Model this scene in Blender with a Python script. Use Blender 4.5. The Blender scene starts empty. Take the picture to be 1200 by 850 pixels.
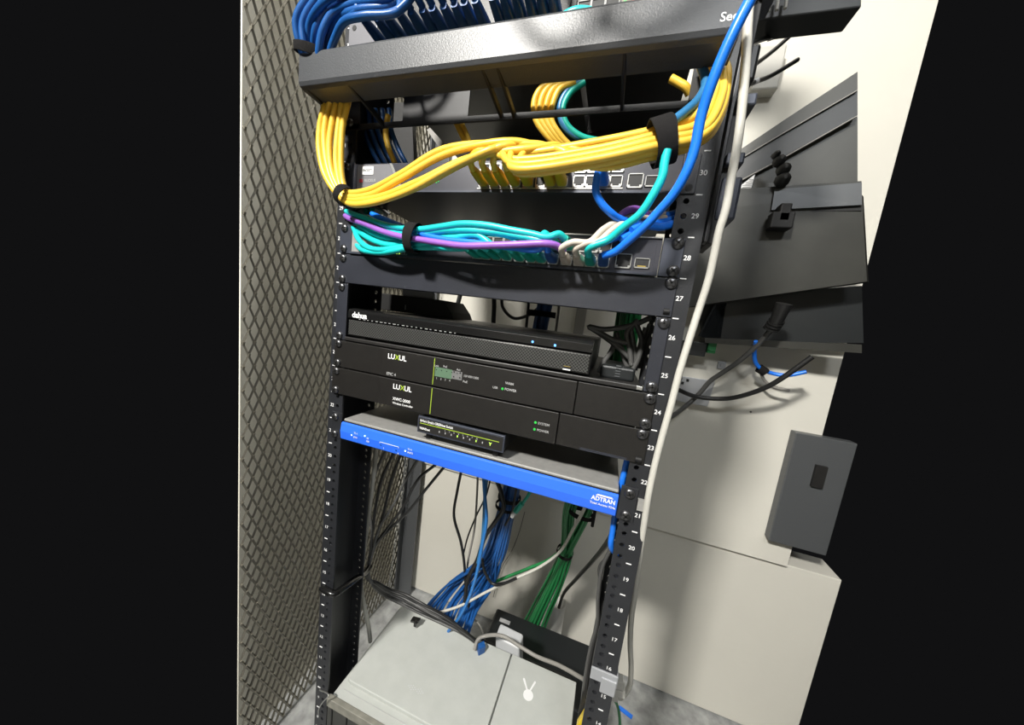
import bpy, bmesh, math, random
from mathutils import Vector, Matrix
random.seed(7)
SC = bpy.context.scene
COL = SC.collection

# ------------------------------------------------------------------ camera
RIGHT = Vector((0.9449, 0.3040, 0.1218)).normalized()
DOWN = Vector((0.1569, -0.0938, -0.9832))
DOWN = (DOWN - RIGHT * DOWN.dot(RIGHT)).normalized()
FWD = RIGHT.cross(DOWN).normalized()
CAMP = Vector((0.4233, -0.4056, 1.1843))
FPX = 374.125
cd = bpy.data.cameras.new('camera')
cam = bpy.data.objects.new('camera', cd)
COL.objects.link(cam)
up = -DOWN
bk = -FWD
cam.matrix_world = Matrix(((RIGHT.x, up.x, bk.x, CAMP.x), (RIGHT.y, up.y, bk.y, CAMP.y), (RIGHT.z, up.z, bk.z, CAMP.z), (0, 0, 0, 1)))
cd.sensor_width = 36
cd.lens = FPX / 1200 * 36
cd.clip_start = 0.01
SC.camera = cam

# ------------------------------------------------------------------ light
w = bpy.data.worlds.new('world')
SC.world = w
w.use_nodes = True
w.node_tree.nodes['Background'].inputs[0].default_value = (0.0056, 0.0056, 0.0060, 1)
w.node_tree.nodes['Background'].inputs[1].default_value = 1.0
SC.view_settings.view_transform = 'Standard'
SC.view_settings.look = 'None'
SC.view_settings.gamma = 1
SC.view_settings.use_curve_mapping = False
SC.view_settings.exposure = 0.0


def area(name, loc, target, sx, sy, power, col=(1, 1, 1)):
    l = bpy.data.lights.new(name, 'AREA')
    l.shape = 'RECTANGLE'
    l.size = sx
    l.size_y = sy
    l.energy = power
    l.color = col
    o = bpy.data.objects.new(name, l)
    COL.objects.link(o)
    o.location = loc
    d = Vector(target) - Vector(loc)
    o.rotation_euler = d.to_track_quat('-Z', 'Y').to_euler()
    return o


area('ceiling_light_key', (-0.27, -1.62, 2.58), (0.3, 0.2, 0.9), 0.26, 0.16, 102, (1, 0.97, 0.91))
area('ceiling_light_right', (0.95, -1.55, 2.6), (0.3, 0.2, 1.1), 0.5, 0.2, 15, (0.94, 0.97, 1.0))
area('soft_fill_top', (0.75, 0.05, 2.62), (0.6, 0.3, 0.0), 0.9, 0.5, 4, (1, 0.97, 0.9))  # added soft fill from overhead to lift the ambient light


# ------------------------------------------------------------------ materials
def mat(name, col, rough=0.5, metal=0.0, spec=0.5, noise=None, bump=None, emit=None, coat=0.0):
    m = bpy.data.materials.new(name)
    m.use_nodes = True
    nt = m.node_tree
    b = nt.nodes['Principled BSDF']
    b.inputs['Base Color'].default_value = (*col, 1)
    b.inputs['Roughness'].default_value = rough
    b.inputs['Metallic'].default_value = metal
    b.inputs['Specular IOR Level'].default_value = spec
    b.inputs['Coat Weight'].default_value = coat
    tc = nt.nodes.new('ShaderNodeTexCoord')
    if noise:
        sc, amt = noise
        n = nt.nodes.new('ShaderNodeTexNoise')
        n.inputs['Scale'].default_value = sc
        n.inputs['Detail'].default_value = 6
        nt.links.new(tc.outputs['Object'], n.inputs['Vector'])
        r = nt.nodes.new('ShaderNodeMapRange')
        r.inputs[1].default_value = 0.3
        r.inputs[2].default_value = 0.7
        r.inputs[3].default_value = 1 - amt
        r.inputs[4].default_value = 1 + amt
        nt.links.new(n.outputs['Fac'], r.inputs[0])
        mx = nt.nodes.new('ShaderNodeMix')
        mx.data_type = 'RGBA'
        mx.blend_type = 'MULTIPLY'
        mx.inputs[0].default_value = 1
        mx.inputs[6].default_value = (*col, 1)
        nt.links.new(r.outputs[0], mx.inputs[7])
        nt.links.new(mx.outputs[2], b.inputs['Base Color'])
    if bump:
        sc, st = bump
        n = nt.nodes.new('ShaderNodeTexNoise')
        n.inputs['Scale'].default_value = sc
        n.inputs['Detail'].default_value = 4
        nt.links.new(tc.outputs['Object'], n.inputs['Vector'])
        bp = nt.nodes.new('ShaderNodeBump')
        bp.inputs['Strength'].default_value = st
        bp.inputs['Distance'].default_value = 0.001
        nt.links.new(n.outputs['Fac'], bp.inputs['Height'])
        nt.links.new(bp.outputs[0], b.inputs['Normal'])
    if emit:
        b.inputs['Emission Color'].default_value = (*emit[0], 1)
        b.inputs['Emission Strength'].default_value = emit[1]
    return m


M = {}
M['rail'] = mat('rail_powder_black', (0.017, 0.018, 0.021), 0.42, 0, 0.5, noise=(40, .1), bump=(700, .15))
M['panel'] = mat('panel_black', (0.024, 0.026, 0.034), 0.36, 0, 0.5, noise=(25, .1), bump=(500, .12))
M['ear'] = mat('ear_blue_grey', (0.05, 0.056, 0.075), 0.4, 0.3, 0.5)
M['manager'] = mat('manager_grey_black', (0.050, 0.053, 0.058), 0.40, 0, 0.5, noise=(14, .12), bump=(600, .2))
M['manager_dark'] = mat('manager_dark', (0.012, 0.012, 0.013), 0.5, 0, 0.4)
M['black'] = mat('black_metal', (0.016, 0.015, 0.0145), 0.45, 0, 0.5, noise=(60, .15), bump=(900, .15))
M['gloss'] = mat('black_gloss_plastic', (0.009, 0.009, 0.009), 0.2, 0, 0.5)
M['luxul'] = mat('black_brown_metal', (0.0125, 0.0115, 0.0105), 0.42, 0, 0.4, noise=(90, .1), bump=(1500, .25))
M['swgrey'] = mat('switch_blue_black', (0.032, 0.033, 0.043), 0.38, 0.2, 0.5, noise=(20, .1))
M['swsilver'] = mat('switch_grey_panel', (0.20, 0.20, 0.215), 0.35, 0.3, 0.5)
M['chassis'] = mat('galvanised_chassis', (0.36, 0.355, 0.34), 0.42, 0.35, 0.5, noise=(120, .08), bump=(400, .1))
M['silver'] = mat('port_metal', (0.55, 0.55, 0.53), 0.3, 0.8)
M['white'] = mat('white_print', (0.8, 0.8, 0.8), 0.5)
M['dimwhite'] = mat('grey_print', (0.38, 0.38, 0.38), 0.5)
M['socket'] = mat('socket_black', (0.004, 0.004, 0.004), 0.6)
M['screw'] = mat('screw_dark_chrome', (0.12, 0.12, 0.125), 0.3, 0.85)
M['blueface'] = mat('blue_faceplate', (0.028, 0.145, 0.80), 0.36, 0, 0.5)
M['greybox'] = mat('grey_painted_metal', (0.45, 0.465, 0.44), 0.45, 0.0, 0.4, noise=(35, .04), bump=(300, .12))
M['greydark'] = mat('grey_lip', (0.20, 0.195, 0.165), 0.5, 0, 0.4, noise=(60, .2))
M['ylw'] = mat('yellow_jacket', (0.80, 0.50, 0.055), 0.38, 0, 0.5)
M['ylwboot'] = mat('yellow_boot', (0.68, 0.40, 0.02), 0.4, 0, 0.5)
M['teal'] = mat('teal_jacket', (0.015, 0.55, 0.53), 0.35, 0, 0.5)
M['tealboot'] = mat('teal_boot', (0.008, 0.36, 0.27), 0.4, 0, 0.5)
M['green'] = mat('green_jacket', (0.015, 0.19, 0.055), 0.4)
M['blue'] = mat('blue_jacket', (0.015, 0.19, 0.86), 0.33, 0, 0.5)
M['dblue'] = mat('deep_blue_jacket', (0.012, 0.085, 0.29), 0.35, 0, 0.5)
M['midblue'] = mat('mid_blue_jacket', (0.02, 0.17, 0.50), 0.33)
M['steel'] = mat('steel_blue_jacket', (0.03, 0.16, 0.34), 0.33, 0, 0.5)
M['purple'] = mat('purple_jacket', (0.30, 0.12, 0.50), 0.38)
M['beige'] = mat('beige_jacket', (0.58, 0.52, 0.44), 0.42)
M['whitecab'] = mat('offwhite_jacket', (0.52, 0.51, 0.46), 0.5, noise=(60, .05))
M['greycab'] = mat('grey_jacket', (0.24, 0.23, 0.21), 0.5)
M['blackcab'] = mat('black_jacket', (0.012, 0.012, 0.012), 0.4)
M['dgreycab'] = mat('charcoal_jacket', (0.075, 0.075, 0.073), 0.42)
M['velcro'] = mat('hook_and_loop', (0.018, 0.017, 0.017), 0.9, 0, 0.1, bump=(2500, .8))
M['mesh'] = mat('expanded_metal', (0.24, 0.225, 0.185), 0.3, 0.5, 0.5)
M['wall'] = mat('painted_wall', (0.64, 0.62, 0.555), 0.62, 0, 0.3, noise=(3, .03), bump=(60, .25))
M['sidewall'] = mat('side_wall', (0.80, 0.77, 0.67), 0.7, 0, 0.2, noise=(5, .05))
M['ceil'] = mat('grey_tiles', (0.55, 0.55, 0.54), 0.8)
M['floor'] = mat('concrete_floor', (0.33, 0.335, 0.33), 0.6, 0, 0.3, noise=(30, .3), bump=(120, .4))
M['post'] = mat('grey_frame', (0.10, 0.105, 0.11), 0.4, 0.3)
M['cab'] = mat('cabinet_olive_black', (0.040, 0.040, 0.035), 0.4, 0.2, 0.5, noise=(15, .12))
M['cabdark'] = mat('cabinet_black', (0.013, 0.015, 0.016), 0.4)
M['pvc'] = mat('pvc_grey_white', (0.50, 0.49, 0.45), 0.4)
M['ltgrey'] = mat('light_grey_plastic', (0.52, 0.53, 0.54), 0.4)
M['plate'] = mat('galvanised_plate', (0.42, 0.43, 0.45), 0.4, 0.4)
M['yellow'] = mat('yellow_plastic', (0.75, 0.55, 0.03), 0.4)
M['brown'] = mat('wood_ledge', (0.22, 0.19, 0.14), 0.6)
M['lime'] = mat('lime_line', (0.30, 0.42, 0.04), 0.4)
M['disp'] = mat('display_green_grey', (0.10, 0.17, 0.11), 0.3)
M['disp2'] = mat('display_grey', (0.16, 0.16, 0.16), 0.3)
M['ledg'] = mat('led_green', (0.02, 0.25, 0.04), 0.4, emit=((0.05, 1, 0.12), .45))
M['ledy'] = mat('led_lime', (0.3, 0.5, 0.05), 0.4, emit=((0.6, 1, 0.15), 0.9))
M['ledb'] = mat('led_blue', (0.05, 0.2, 0.9), 0.4, emit=((0.15, 0.45, 1), 2.2))
M['ledw'] = mat('led_white', (0.6, 0.9, 0.7), 0.4, emit=((0.8, 1.0, 0.75), 1.3))
M['ledr'] = mat('led_red', (0.8, 0.1, 0.05), 0.4, emit=((1, 0.15, 0.08), 1.2))
M['red'] = mat('red_print', (0.35, 0.03, 0.04), 0.5)
M['amber'] = mat('gold_contact', (0.45, 0.33, 0.08), 0.35, 0.6)


# perforated grille of the recorder
def grille_mat():
    m = bpy.data.materials.new('recorder_grille')
    m.use_nodes = True
    nt = m.node_tree
    b = nt.nodes['Principled BSDF']
    b.inputs['Roughness'].default_value = 0.35
    tc = nt.nodes.new('ShaderNodeTexCoord')
    mp = nt.nodes.new('ShaderNodeMapping')
    mp.inputs['Rotation'].default_value = (0, math.radians(45), 0)
    mp.inputs['Scale'].default_value = (330, 330, 330)
    nt.links.new(tc.outputs['Object'], mp.inputs[0])
    sep = nt.nodes.new('ShaderNodeSeparateXYZ')
    nt.links.new(mp.outputs[0], sep.inputs[0])
    outs = []
    for a in ('X', 'Z'):
        f = nt.nodes.new('ShaderNodeMath')
        f.operation = 'FRACT'
        nt.links.new(sep.outputs[a], f.inputs[0])
        g = nt.nodes.new('ShaderNodeMath')
        g.operation = 'GREATER_THAN'
        g.inputs[1].default_value = 0.24
        nt.links.new(f.outputs[0], g.inputs[0])
        outs.append(g)
    mu = nt.nodes.new('ShaderNodeMath')
    mu.operation = 'MULTIPLY'
    nt.links.new(outs[0].outputs[0], mu.inputs[0])
    nt.links.new(outs[1].outputs[0], mu.inputs[1])
    mx = nt.nodes.new('ShaderNodeMix')
    mx.data_type = 'RGBA'
    mx.inputs[6].default_value = (0.085, 0.085, 0.082, 1)
    mx.inputs[7].default_value = (0.003, 0.003, 0.003, 1)
    nt.links.new(mu.outputs[0], mx.inputs[0])
    nt.links.new(mx.outputs[2], b.inputs['Base Color'])
    return m


M['grille'] = grille_mat()


# ------------------------------------------------------------------ geometry helpers
def U(k):
    """height of the rack mark that lies k units below the 30/29 mark"""
    return 1.34 - 0.04445 * k


def at(px, py, Y):
    d = RIGHT * ((px - 600) / FPX) + DOWN * ((py - 425) / FPX) + FWD
    t = (Y - CAMP.y) / d.y
    return CAMP + d * t


def atx(px, py, X):
    d = RIGHT * ((px - 600) / FPX) + DOWN * ((py - 425) / FPX) + FWD
    return CAMP + d * ((X - CAMP.x) / d.x)


def atz(px, py, Z):
    d = RIGHT * ((px - 600) / FPX) + DOWN * ((py - 425) / FPX) + FWD
    return CAMP + d * ((Z - CAMP.z) / d.z)


class MB:
    def __init__(s):
        s.v = []
        s.f = []
        s.smooth = []

    def add(s, vs, fs, smooth=False):
        n = len(s.v)
        s.v += [Vector(v) for v in vs]
        s.f += [tuple(i + n for i in f) for f in fs]
        s.smooth += [smooth] * len(fs)
        return s

    def box(s, x0, x1, y0, y1, z0, z1):
        x0, x1 = min(x0, x1), max(x0, x1)
        y0, y1 = min(y0, y1), max(y0, y1)
        z0, z1 = min(z0, z1), max(z0, z1)
        return s.add([(x0, y0, z0), (x1, y0, z0), (x1, y1, z0), (x0, y1, z0), (x0, y0, z1), (x1, y0, z1), (x1, y1, z1), (x0, y1, z1)],
                     [(0, 3, 2, 1), (4, 5, 6, 7), (0, 1, 5, 4), (1, 2, 6, 5), (2, 3, 7, 6), (3, 0, 4, 7)])

    def obox(s, c, ax, ay, az):
        """box at centre c with half-axis vectors"""
        c, ax, ay, az = map(Vector, (c, ax, ay, az))
        vs = [c + ax * i + ay * j + az * k for k in (-1, 1) for (i, j) in ((-1, -1), (1, -1), (1, 1), (-1, 1))]
        return s.add(vs, [(0, 3, 2, 1), (4, 5, 6, 7), (0, 1, 5, 4), (1, 2, 6, 5), (2, 3, 7, 6), (3, 0, 4, 7)])

    def prism(s, pts, ext):
        """polygon (list of 3D points) extruded along ext"""
        ext = Vector(ext)
        a = [Vector(p) for p in pts]
        n = len(a)
        return s.add(a + [p + ext for p in a], [tuple(range(n)), tuple(range(2 * n - 1, n - 1, -1))] +
                     [(i, i + n, (i + 1) % n + n, (i + 1) % n) for i in range(n)])

    def tube(s, pts, r, n=10, r2=None, flat=1.0):
        pts = [Vector(p) for p in pts]
        m = len(pts)
        tan = []
        for i in range(m):
            t = pts[min(i + 1, m - 1)] - pts[max(i - 1, 0)]
            tan.append(t.normalized() if t.length > 1e-9 else Vector((0, 0, 1)))
        nrm = tan[0].orthogonal().normalized()
        vs = []
        for i in range(m):
            nrm = (nrm - tan[i] * nrm.dot(tan[i]))
            nrm = nrm.normalized() if nrm.length > 1e-6 else tan[i].orthogonal().normalized()
            b = tan[i].cross(nrm)
            rr = r if r2 is None else r + (r2 - r) * i / (m - 1)
            if isinstance(rr, (list, tuple)):
                rr = rr[i]
            for k in range(n):
                a = 2 * math.pi * k / n
                vs.append(pts[i] + nrm * (rr * math.cos(a)) + b * (rr * flat * math.sin(a)))
        fs = [(i * n + k, i * n + (k + 1) % n, (i + 1) * n + (k + 1) % n, (i + 1) * n + k) for i in range(m - 1) for k in range(n)]
        s.add(vs, fs, True)
        s.add(vs[:n], [tuple(range(n - 1, -1, -1))])
        s.add(vs[-n:], [tuple(range(n))])
        return s

    def lathe(s, o, axis, prof, n=20):
        """prof: list of (radius, height along axis)"""
        o = Vector(o)
        ax = Vector(axis).normalized()
        u = ax.orthogonal().normalized()
        v = ax.cross(u)
        vs = [o + ax * h + (u * math.cos(2 * math.pi * k / n) + v * math.sin(2 * math.pi * k / n)) * r for r, h in prof for k in range(n)]
        m = len(prof)
        s.add(vs, [(i * n + k, i * n + (k + 1) % n, (i + 1) * n + (k + 1) % n, (i + 1) * n + k) for i in range(m - 1) for k in range(n)], True)
        s.add(vs[:n], [tuple(range(n - 1, -1, -1))])
        s.add(vs[-n:], [tuple(range(n))])
        return s

    def text(s, txt, size, o, right=(1, 0, 0), upv=(0, 0, 1), align='CENTER', off=0.0, sx=1.0, bold=0.0):
        key = (txt, align, round(bold, 4))
        if key not in TXT:
            c = bpy.data.curves.new('t', 'FONT')
            c.body = txt
            c.size = 1
            c.align_x = align
            c.align_y = 'CENTER'
            c.offset = bold
            c.resolution_u = 3
            ob = bpy.data.objects.new('t', c)
            COL.objects.link(ob)
            dg = bpy.context.evaluated_depsgraph_get()
            me = bpy.data.meshes.new_from_object(ob.evaluated_get(dg))
            TXT[key] = ([v.co.copy() for v in me.vertices], [tuple(p.vertices) for p in me.polygons])
            bpy.data.objects.remove(ob)
            bpy.data.curves.remove(c)
            bpy.data.meshes.remove(me)
        vs, fs = TXT[key]
        r = Vector(right).normalized()
        u = Vector(upv).normalized()
        n = r.cross(u)
        o = Vector(o)
        return s.add([o + r * (v.x * size * sx) + u * (v.y * size) + n * off for v in vs], fs)


TXT = {}
WLOC = {}


def tag(o, label=None, cat=None, group=None, kind=None):
    if label: o['label'] = label
    if cat: o['category'] = cat
    if group: o['group'] = group
    if kind: o['kind'] = kind
    return o


def obj(name, mb, m, parent=None, bevel=0, label=None, seg=2):
    me = bpy.data.meshes.new(name)
    if parent is None:
        xs = [v.x for v in mb.v]; ys = [v.y for v in mb.v]; zs = [v.z for v in mb.v]
        org = Vector(((min(xs) + max(xs)) / 2, (min(ys) + max(ys)) / 2, min(zs)))
    else:
        org = Vector(WLOC[parent.name])
    me.from_pydata([v - org for v in mb.v], [], mb.f)
    me.polygons.foreach_set('use_smooth', mb.smooth)
    me.materials.append(M[m] if isinstance(m, str) else m)
    bm = bmesh.new()
    bm.from_mesh(me)
    bmesh.ops.recalc_face_normals(bm, faces=bm.faces)
    bm.to_mesh(me)
    bm.free()
    o = bpy.data.objects.new(name, me)
    COL.objects.link(o)
    if parent is None:
        o.location = org
    else:
        o.parent = parent
    WLOC[o.name] = org
    if bevel:
        b = o.modifiers.new('bevel', 'BEVEL')
        b.width = bevel
        b.segments = seg
        b.limit_method = 'ANGLE'
    if label:
        o['label'] = label
    return o


def thing(name, label, cat, loc, group=None):
    o = bpy.data.objects.new(name, None)
    o.empty_display_size = 0.02
    COL.objects.link(o)
    o.location = loc
    WLOC[o.name] = Vector(loc)
    return tag(o, label, cat, group)


def spline(pts, n=7):
    P = [Vector(p) for p in pts]
    if len(P) < 3:
        return P
    P = [P[0] * 2 - P[1]] + P + [P[-1] * 2 - P[-2]]
    out = []
    for i in range(1, len(P) - 2):
        p0, p1, p2, p3 = P[i - 1:i + 3]
        t1 = max((p1 - p0).length, 1e-5) ** .5
        t2 = t1 + max((p2 - p1).length, 1e-5) ** .5
        t3 = t2 + max((p3 - p2).length, 1e-5) ** .5
        for j in range(n):
            t = t1 + (t2 - t1) * j / n
            A1 = p0 * ((t1 - t) / t1) + p1 * (t / t1)
            A2 = p1 * ((t2 - t) / (t2 - t1)) + p2 * ((t - t1) / (t2 - t1))
            A3 = p2 * ((t3 - t) / (t3 - t2)) + p3 * ((t - t2) / (t3 - t2))
            B1 = A1 * ((t2 - t) / t2) + A2 * (t / t2)
            B2 = A2 * ((t3 - t) / (t3 - t1)) + A3 * ((t - t1) / (t3 - t1))
            out.append(B1 * ((t2 - t) / (t2 - t1)) + B2 * ((t - t1) / (t2 - t1)))
    out.append(P[-2])
    return out


def pp(lst):
    """list of (px, py, depth) or Vectors -> points"""
    return [at(*p) if not isinstance(p, Vector) else p for p in lst]


def cable(name, label, cat, pts, r, m, group=None, n=10, flat=1.0):
    mb = MB()
    mb.tube(spline(pp(pts)), r, n, flat=flat)
    return tag(obj(name, mb, m), label, cat, group)


def boot(parent, base, m, dirv=(0, -1, 0), length=0.034, wd=0.0062, r=0.0038, clear=True):
    """strain relief boot of a network plug, from the port face outwards, and the plug in the port"""
    b = Vector(base)
    d = Vector(dirv).normalized()
    rt = Vector((1, 0, 0))
    u = rt.cross(d).normalized()
    rings = []
    for t, a, c in ((0.0, 1.0, 1.0), (0.12, 1.0, 1.0), (0.45, 0.92, 0.9), (0.75, 0.8, 0.78), (1.0, 0.66, 0.66)):
        hw, hh = wd * a, 0.0058 * c
        ring = []
        for k in range(12):
            an = 2 * math.pi * (k + .5) / 12
            cx, sy = math.cos(an), math.sin(an)
            e = 0.55
            ring.append(b + d * (length * t) + rt * (hw * math.copysign(abs(cx) ** e, cx)) + u * (hh * math.copysign(abs(sy) ** e, sy)))
        rings.append(ring)
    mb = MB()
    vs = [v for rg in rings for v in rg]
    mb.add(vs, [(i * 12 + k, i * 12 + (k + 1) % 12, (i + 1) * 12 + (k + 1) % 12, (i + 1) * 12 + k) for i in range(4) for k in range(12)], True)
    mb.add(rings[0], [tuple(range(12))])
    mb.add(rings[-1], [tuple(range(12))])
    return obj('plug_boot', mb, m, parent)


ORD = ['first', 'second', 'third', 'fourth', 'fifth', 'sixth', 'seventh', 'eighth', 'ninth', 'tenth', 'eleventh', 'twelfth', 'thirteenth',
       'fourteenth', 'fifteenth', 'sixteenth', 'seventeenth', 'eighteenth']

# ------------------------------------------------------------------ the setting
WY = 0.665          # back wall
SX = -0.33          # side wall behind the mesh
WLY = .070
tag(obj('floor', MB().add([(-.345, -2.6, 0), (1.16, -2.6, 0), (1.16, .75, 0), (-.345, .75, 0)], [(0, 1, 2, 3)]), 'floor'), kind='structure')
tag(obj('wall_back', MB().box(-.36, 1.135, WY, WY + .09, 0.008, .575), 'wall', bevel=.002), kind='structure')
tag(obj('wall_back', MB().box(-.36, 1.0, WY - .014, WY + .09, .577, 2.62), 'wall', bevel=.001), kind='structure')
tag(obj('wall_left', MB().box(SX - .004, SX, WLY, WY + .05, 0.0, 2.62), 'sidewall'), kind='structure')
tag(obj('ceiling', MB().box(-.6, 1.6, -2.6, WY + .09, 2.66, 2.7), 'ceil'), kind='structure')
tag(obj('wall_front', MB().box(-.8, 2.2, -2.7, -2.62, 0, 2.7), 'sidewall'), kind='structure')


# expanded-metal partition
def mesh_screen():
    root = thing('wire_mesh_partition', 'expanded metal mesh partition running along the left side of the rack', 'mesh partition', (-.285, .35, 0))
    mb = MB()
    PY, PZ = 0.0216, 0.0503
    X0 = -.285
    y0, y1 = .046, .648
    z0, z1 = .012, 2.05
    ny = int((y1 - y0) / (PY / 2))
    nz = int((z1 - z0) / (PZ / 2))
    hw, hd = .0018, .0028

    def node(i, j):
        return Vector((X0, y0 + i * PY / 2, z0 + j * PZ / 2))
    for i in range(ny):
        for j in range(nz):
            if (i + j) % 2 == 0:
                a, b = node(i, j), node(i + 1, j + 1)
            else:
                a, b = node(i + 1, j), node(i, j + 1)
            d = (b - a)
            L = d.length
            d.normalize()
            nx = Vector((1, 0, 0))
            s = d.cross(nx).normalized()
            # ribbon tilted, as the slit and stretched sheet is
            tl = 0.5
            wv = (s * math.cos(tl) + nx * math.sin(tl)) * hw
            tv = (nx * math.cos(tl) - s * math.sin(tl)) * hd
            mb.obox((a + b) / 2, d * (L / 2 + .0008), wv, tv)
    # the flat bonds where the strands meet
    for i in range(0, ny + 1):
        for j in range(nz + 1):
            if (i + j) % 2 == 0:
                mb.obox(node(i, j) + Vector((.0012, 0, .0006)), Vector((.0026, 0, -.0012)), Vector((0, .0020, 0)), Vector((.0010, 0, .0030)))
    obj('expanded_mesh', mb, 'mesh', root)
    # edge post in the corner
    mb = MB()
    mb.box(-.262, -.205, .630, .636, 0.0, 2.1)
    mb.box(-.268, -.262, .606, .648, 0.0, 2.1)
    obj('edge_post', mb, 'post', root, bevel=.001)


mesh_screen()

# chain hanging beside the edge post
ch = MB()
c0, c1 = at(477, 540, .585), at(455, 694, .585)
c0 = c0 + (c0 - c1) * 1.2
N = 74
for i in range(N):
    c = c0.lerp(c1, (i + .5) / N)
    d = (c1 - c0).normalized()
    sd = Vector((1, 0, 0)) if i % 2 else Vector((0, 1, 0))
    hl = (c1 - c0).length / N * .72
    ring = []
    for k in range(13):
        a = 2 * math.pi * k / 12
        ring.append(c + d * (hl * math.cos(a)) + sd * (.0042 * math.sin(a)))
    ch.tube(ring, .0011, 5)
tag(obj('chain', ch, 'silver'), 'thin metal chain hanging by the grey corner post of the mesh partition', 'chain')

# ------------------------------------------------------------------ the rack
rack = thing('two_post_rack', 'black two-post equipment rack with numbered rails holding all the devices', 'rack', (.2427, .038, 0))


def flange(mb, x0, x1, y0, y1, z0, z1, hx, hr, holes):
    """plate facing Y with round through-holes at (hx, z)"""
    zs = sorted(holes)
    bounds = [z0] + [(a + b) / 2 for a, b in zip(zs, zs[1:])] + [z1]
    n = 16
    for i, hz in enumerate(zs):
        a, b = bounds[i], bounds[i + 1]
        rect = []
        circ = []
        for k in range(n):
            an = 2 * math.pi * k / n + math.pi / n
            c, s = math.cos(an), math.sin(an)
            circ.append((hx + hr * c, hz + hr * s))
        # outer loop sampled on the rectangle in the same order
        for k in range(n):
            an = 2 * math.pi * k / n + math.pi / n
            c, s = math.cos(an), math.sin(an)
            q = k // (n // 4)
            kk = k % (n // 4)
            f = kk / (n // 4 - 1)
            if q == 0: p = (x1, hz + (b - hz) * f * 1.0) if f < .5 else (x1 if f < .99 and f < .5 else (x1 - (x1 - hx) * (f - .5) * 1.4 if f < .99 else hx + (x1 - hx) * .2), b)
            p = None
            rect.append((c, s))
        # robust: project rays to the rectangle
        out = []
        for c, s in rect:
            ts = []
            if c > 1e-9: ts.append((x1 - hx) / c)
            if c < -1e-9: ts.append((x0 - hx) / c)
            if s > 1e-9: ts.append((b - hz) / s)
            if s < -1e-9: ts.append((a - hz) / s)
            t = min(ts)
            out.append((hx + c * t, hz + s * t))
        corners = [(x1, b), (x0, b), (x0, a), (x1, a)]
        for (Y, flip) in ((y0, 0), (y1, 1)):
            vs = [(x, Y, z) for x, z in circ] + [(x, Y, z) for x, z in out] + [(x, Y, z) for x, z in corners]
            fs = []
            for k in range(n):
                k2 = (k + 1) % n
                o1, o2 = out[k], out[k2]
                same = abs(o1[0] - o2[0]) < 1e-7 or abs(o1[1] - o2[1]) < 1e-7
                if same:
                    fs.append((k, n + k, n + k2, k2))
                else:
                    # find the corner between
                    best = min(range(4), key=lambda q: (corners[q][0] - (o1[0] + o2[0]) / 2) ** 2 + (corners[q][1] - (o1[1] + o2[1]) / 2) ** 2)
                    fs.append((k, n + k, 2 * n + best, n + k2, k2))
            mb.add(vs, fs)
        vs = [(x, y0, z) for x, z in circ] + [(x, y1, z) for x, z in circ]
        mb.add(vs, [(k, (k + 1) % n, n + (k + 1) % n, n + k) for k in range(n)])
    mb.add([(x0, y0, z0), (x0, y1, z0), (x0, y1, z1), (x0, y0, z1)], [(0, 1, 2, 3)])
    mb.add([(x1, y0, z0), (x1, y1, z0), (x1, y1, z1), (x1, y0, z1)], [(0, 1, 2, 3)])


def rail(x0, x1, hx, webx, nx, kmin=-15, kmax=29):
    holes = [U(k + f) for k in range(kmin, kmax) for f in (.143, .5, .857)]
    z0, z1 = .01, U(kmin)
    mb = MB()
    flange(mb, x0, x1, -.0, .003, z0, z1, hx, .0031, holes)
    flange(mb, x0, x1, .073, .076, z0, z1, hx, .0031, holes)
    mb.box(webx - .0015, webx + .0015, .003, .073, z0, z1)
    p = obj('rail', mb, 'rail', rack)
    t = MB()
    for k in range(kmin + 2, kmax - 2):
        t.box(nx - .0032, nx + .0032, -.0006, .0001, U(k) - .0006, U(k) + .0006)
        num = 29 - k
        if num > 0:
            t.text(str(num), .0076, (nx, -.0005, U(k + .5)), bold=.012)
    obj('unit_numbers', t, 'white', p)
    return p


rl = rail(-.008, .0205, .0102, -.0065, -.0002)
rr = rail(.4665, .498, .4753, .4965, .4868)
# base feet and top bar
mb = MB()
mb.box(-.03, .516, -.15, .226, 0.0, .006)
obj('base', mb, 'rail', rack, bevel=.001)
mb = MB()
mb.box(-.008, .498, .0, .076, U(-15), U(-15) + .04)
obj('top_bar', mb, 'rail', rack)


def screw(parent, x, z, y=-.002, r=.0062, tilt=None):
    mb = MB()
    y0 = y
    mb.lathe((x, y0 + .001, z), (0, -1, 0), [(r, 0), (r, .0016), (r * .93, .0028), (r * .7, .0040), (r * .35, .0046), (.0003, .0047)], 18)
    s = obj('screw', mb, 'screw', parent)
    a = random.uniform(0, 1.5) if tilt is None else tilt
    m2 = MB()
    for b in (a, a + math.pi / 2):
        m2.obox((x, y0 - .0034, z), Vector((math.cos(b), 0, math.sin(b))) * r * .62, Vector((0, .0006, 0)) * 1.0, Vector((-math.sin(b), 0, math.cos(b))) * r * .13)
    obj('cross_recess', m2, 'socket', s)
    return s


XL, XR = .0102, .4753
PX0, PX1 = .0014, .4818


def ear(parent, x0, x1, k0, k1, m, y=-.002, label=None):
    return obj('mounting_ear', MB().box(x0, x1, y, 0.0, U(k1) + .0006, U(k0) - .0006), m, parent, bevel=.0006, label=label)


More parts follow.
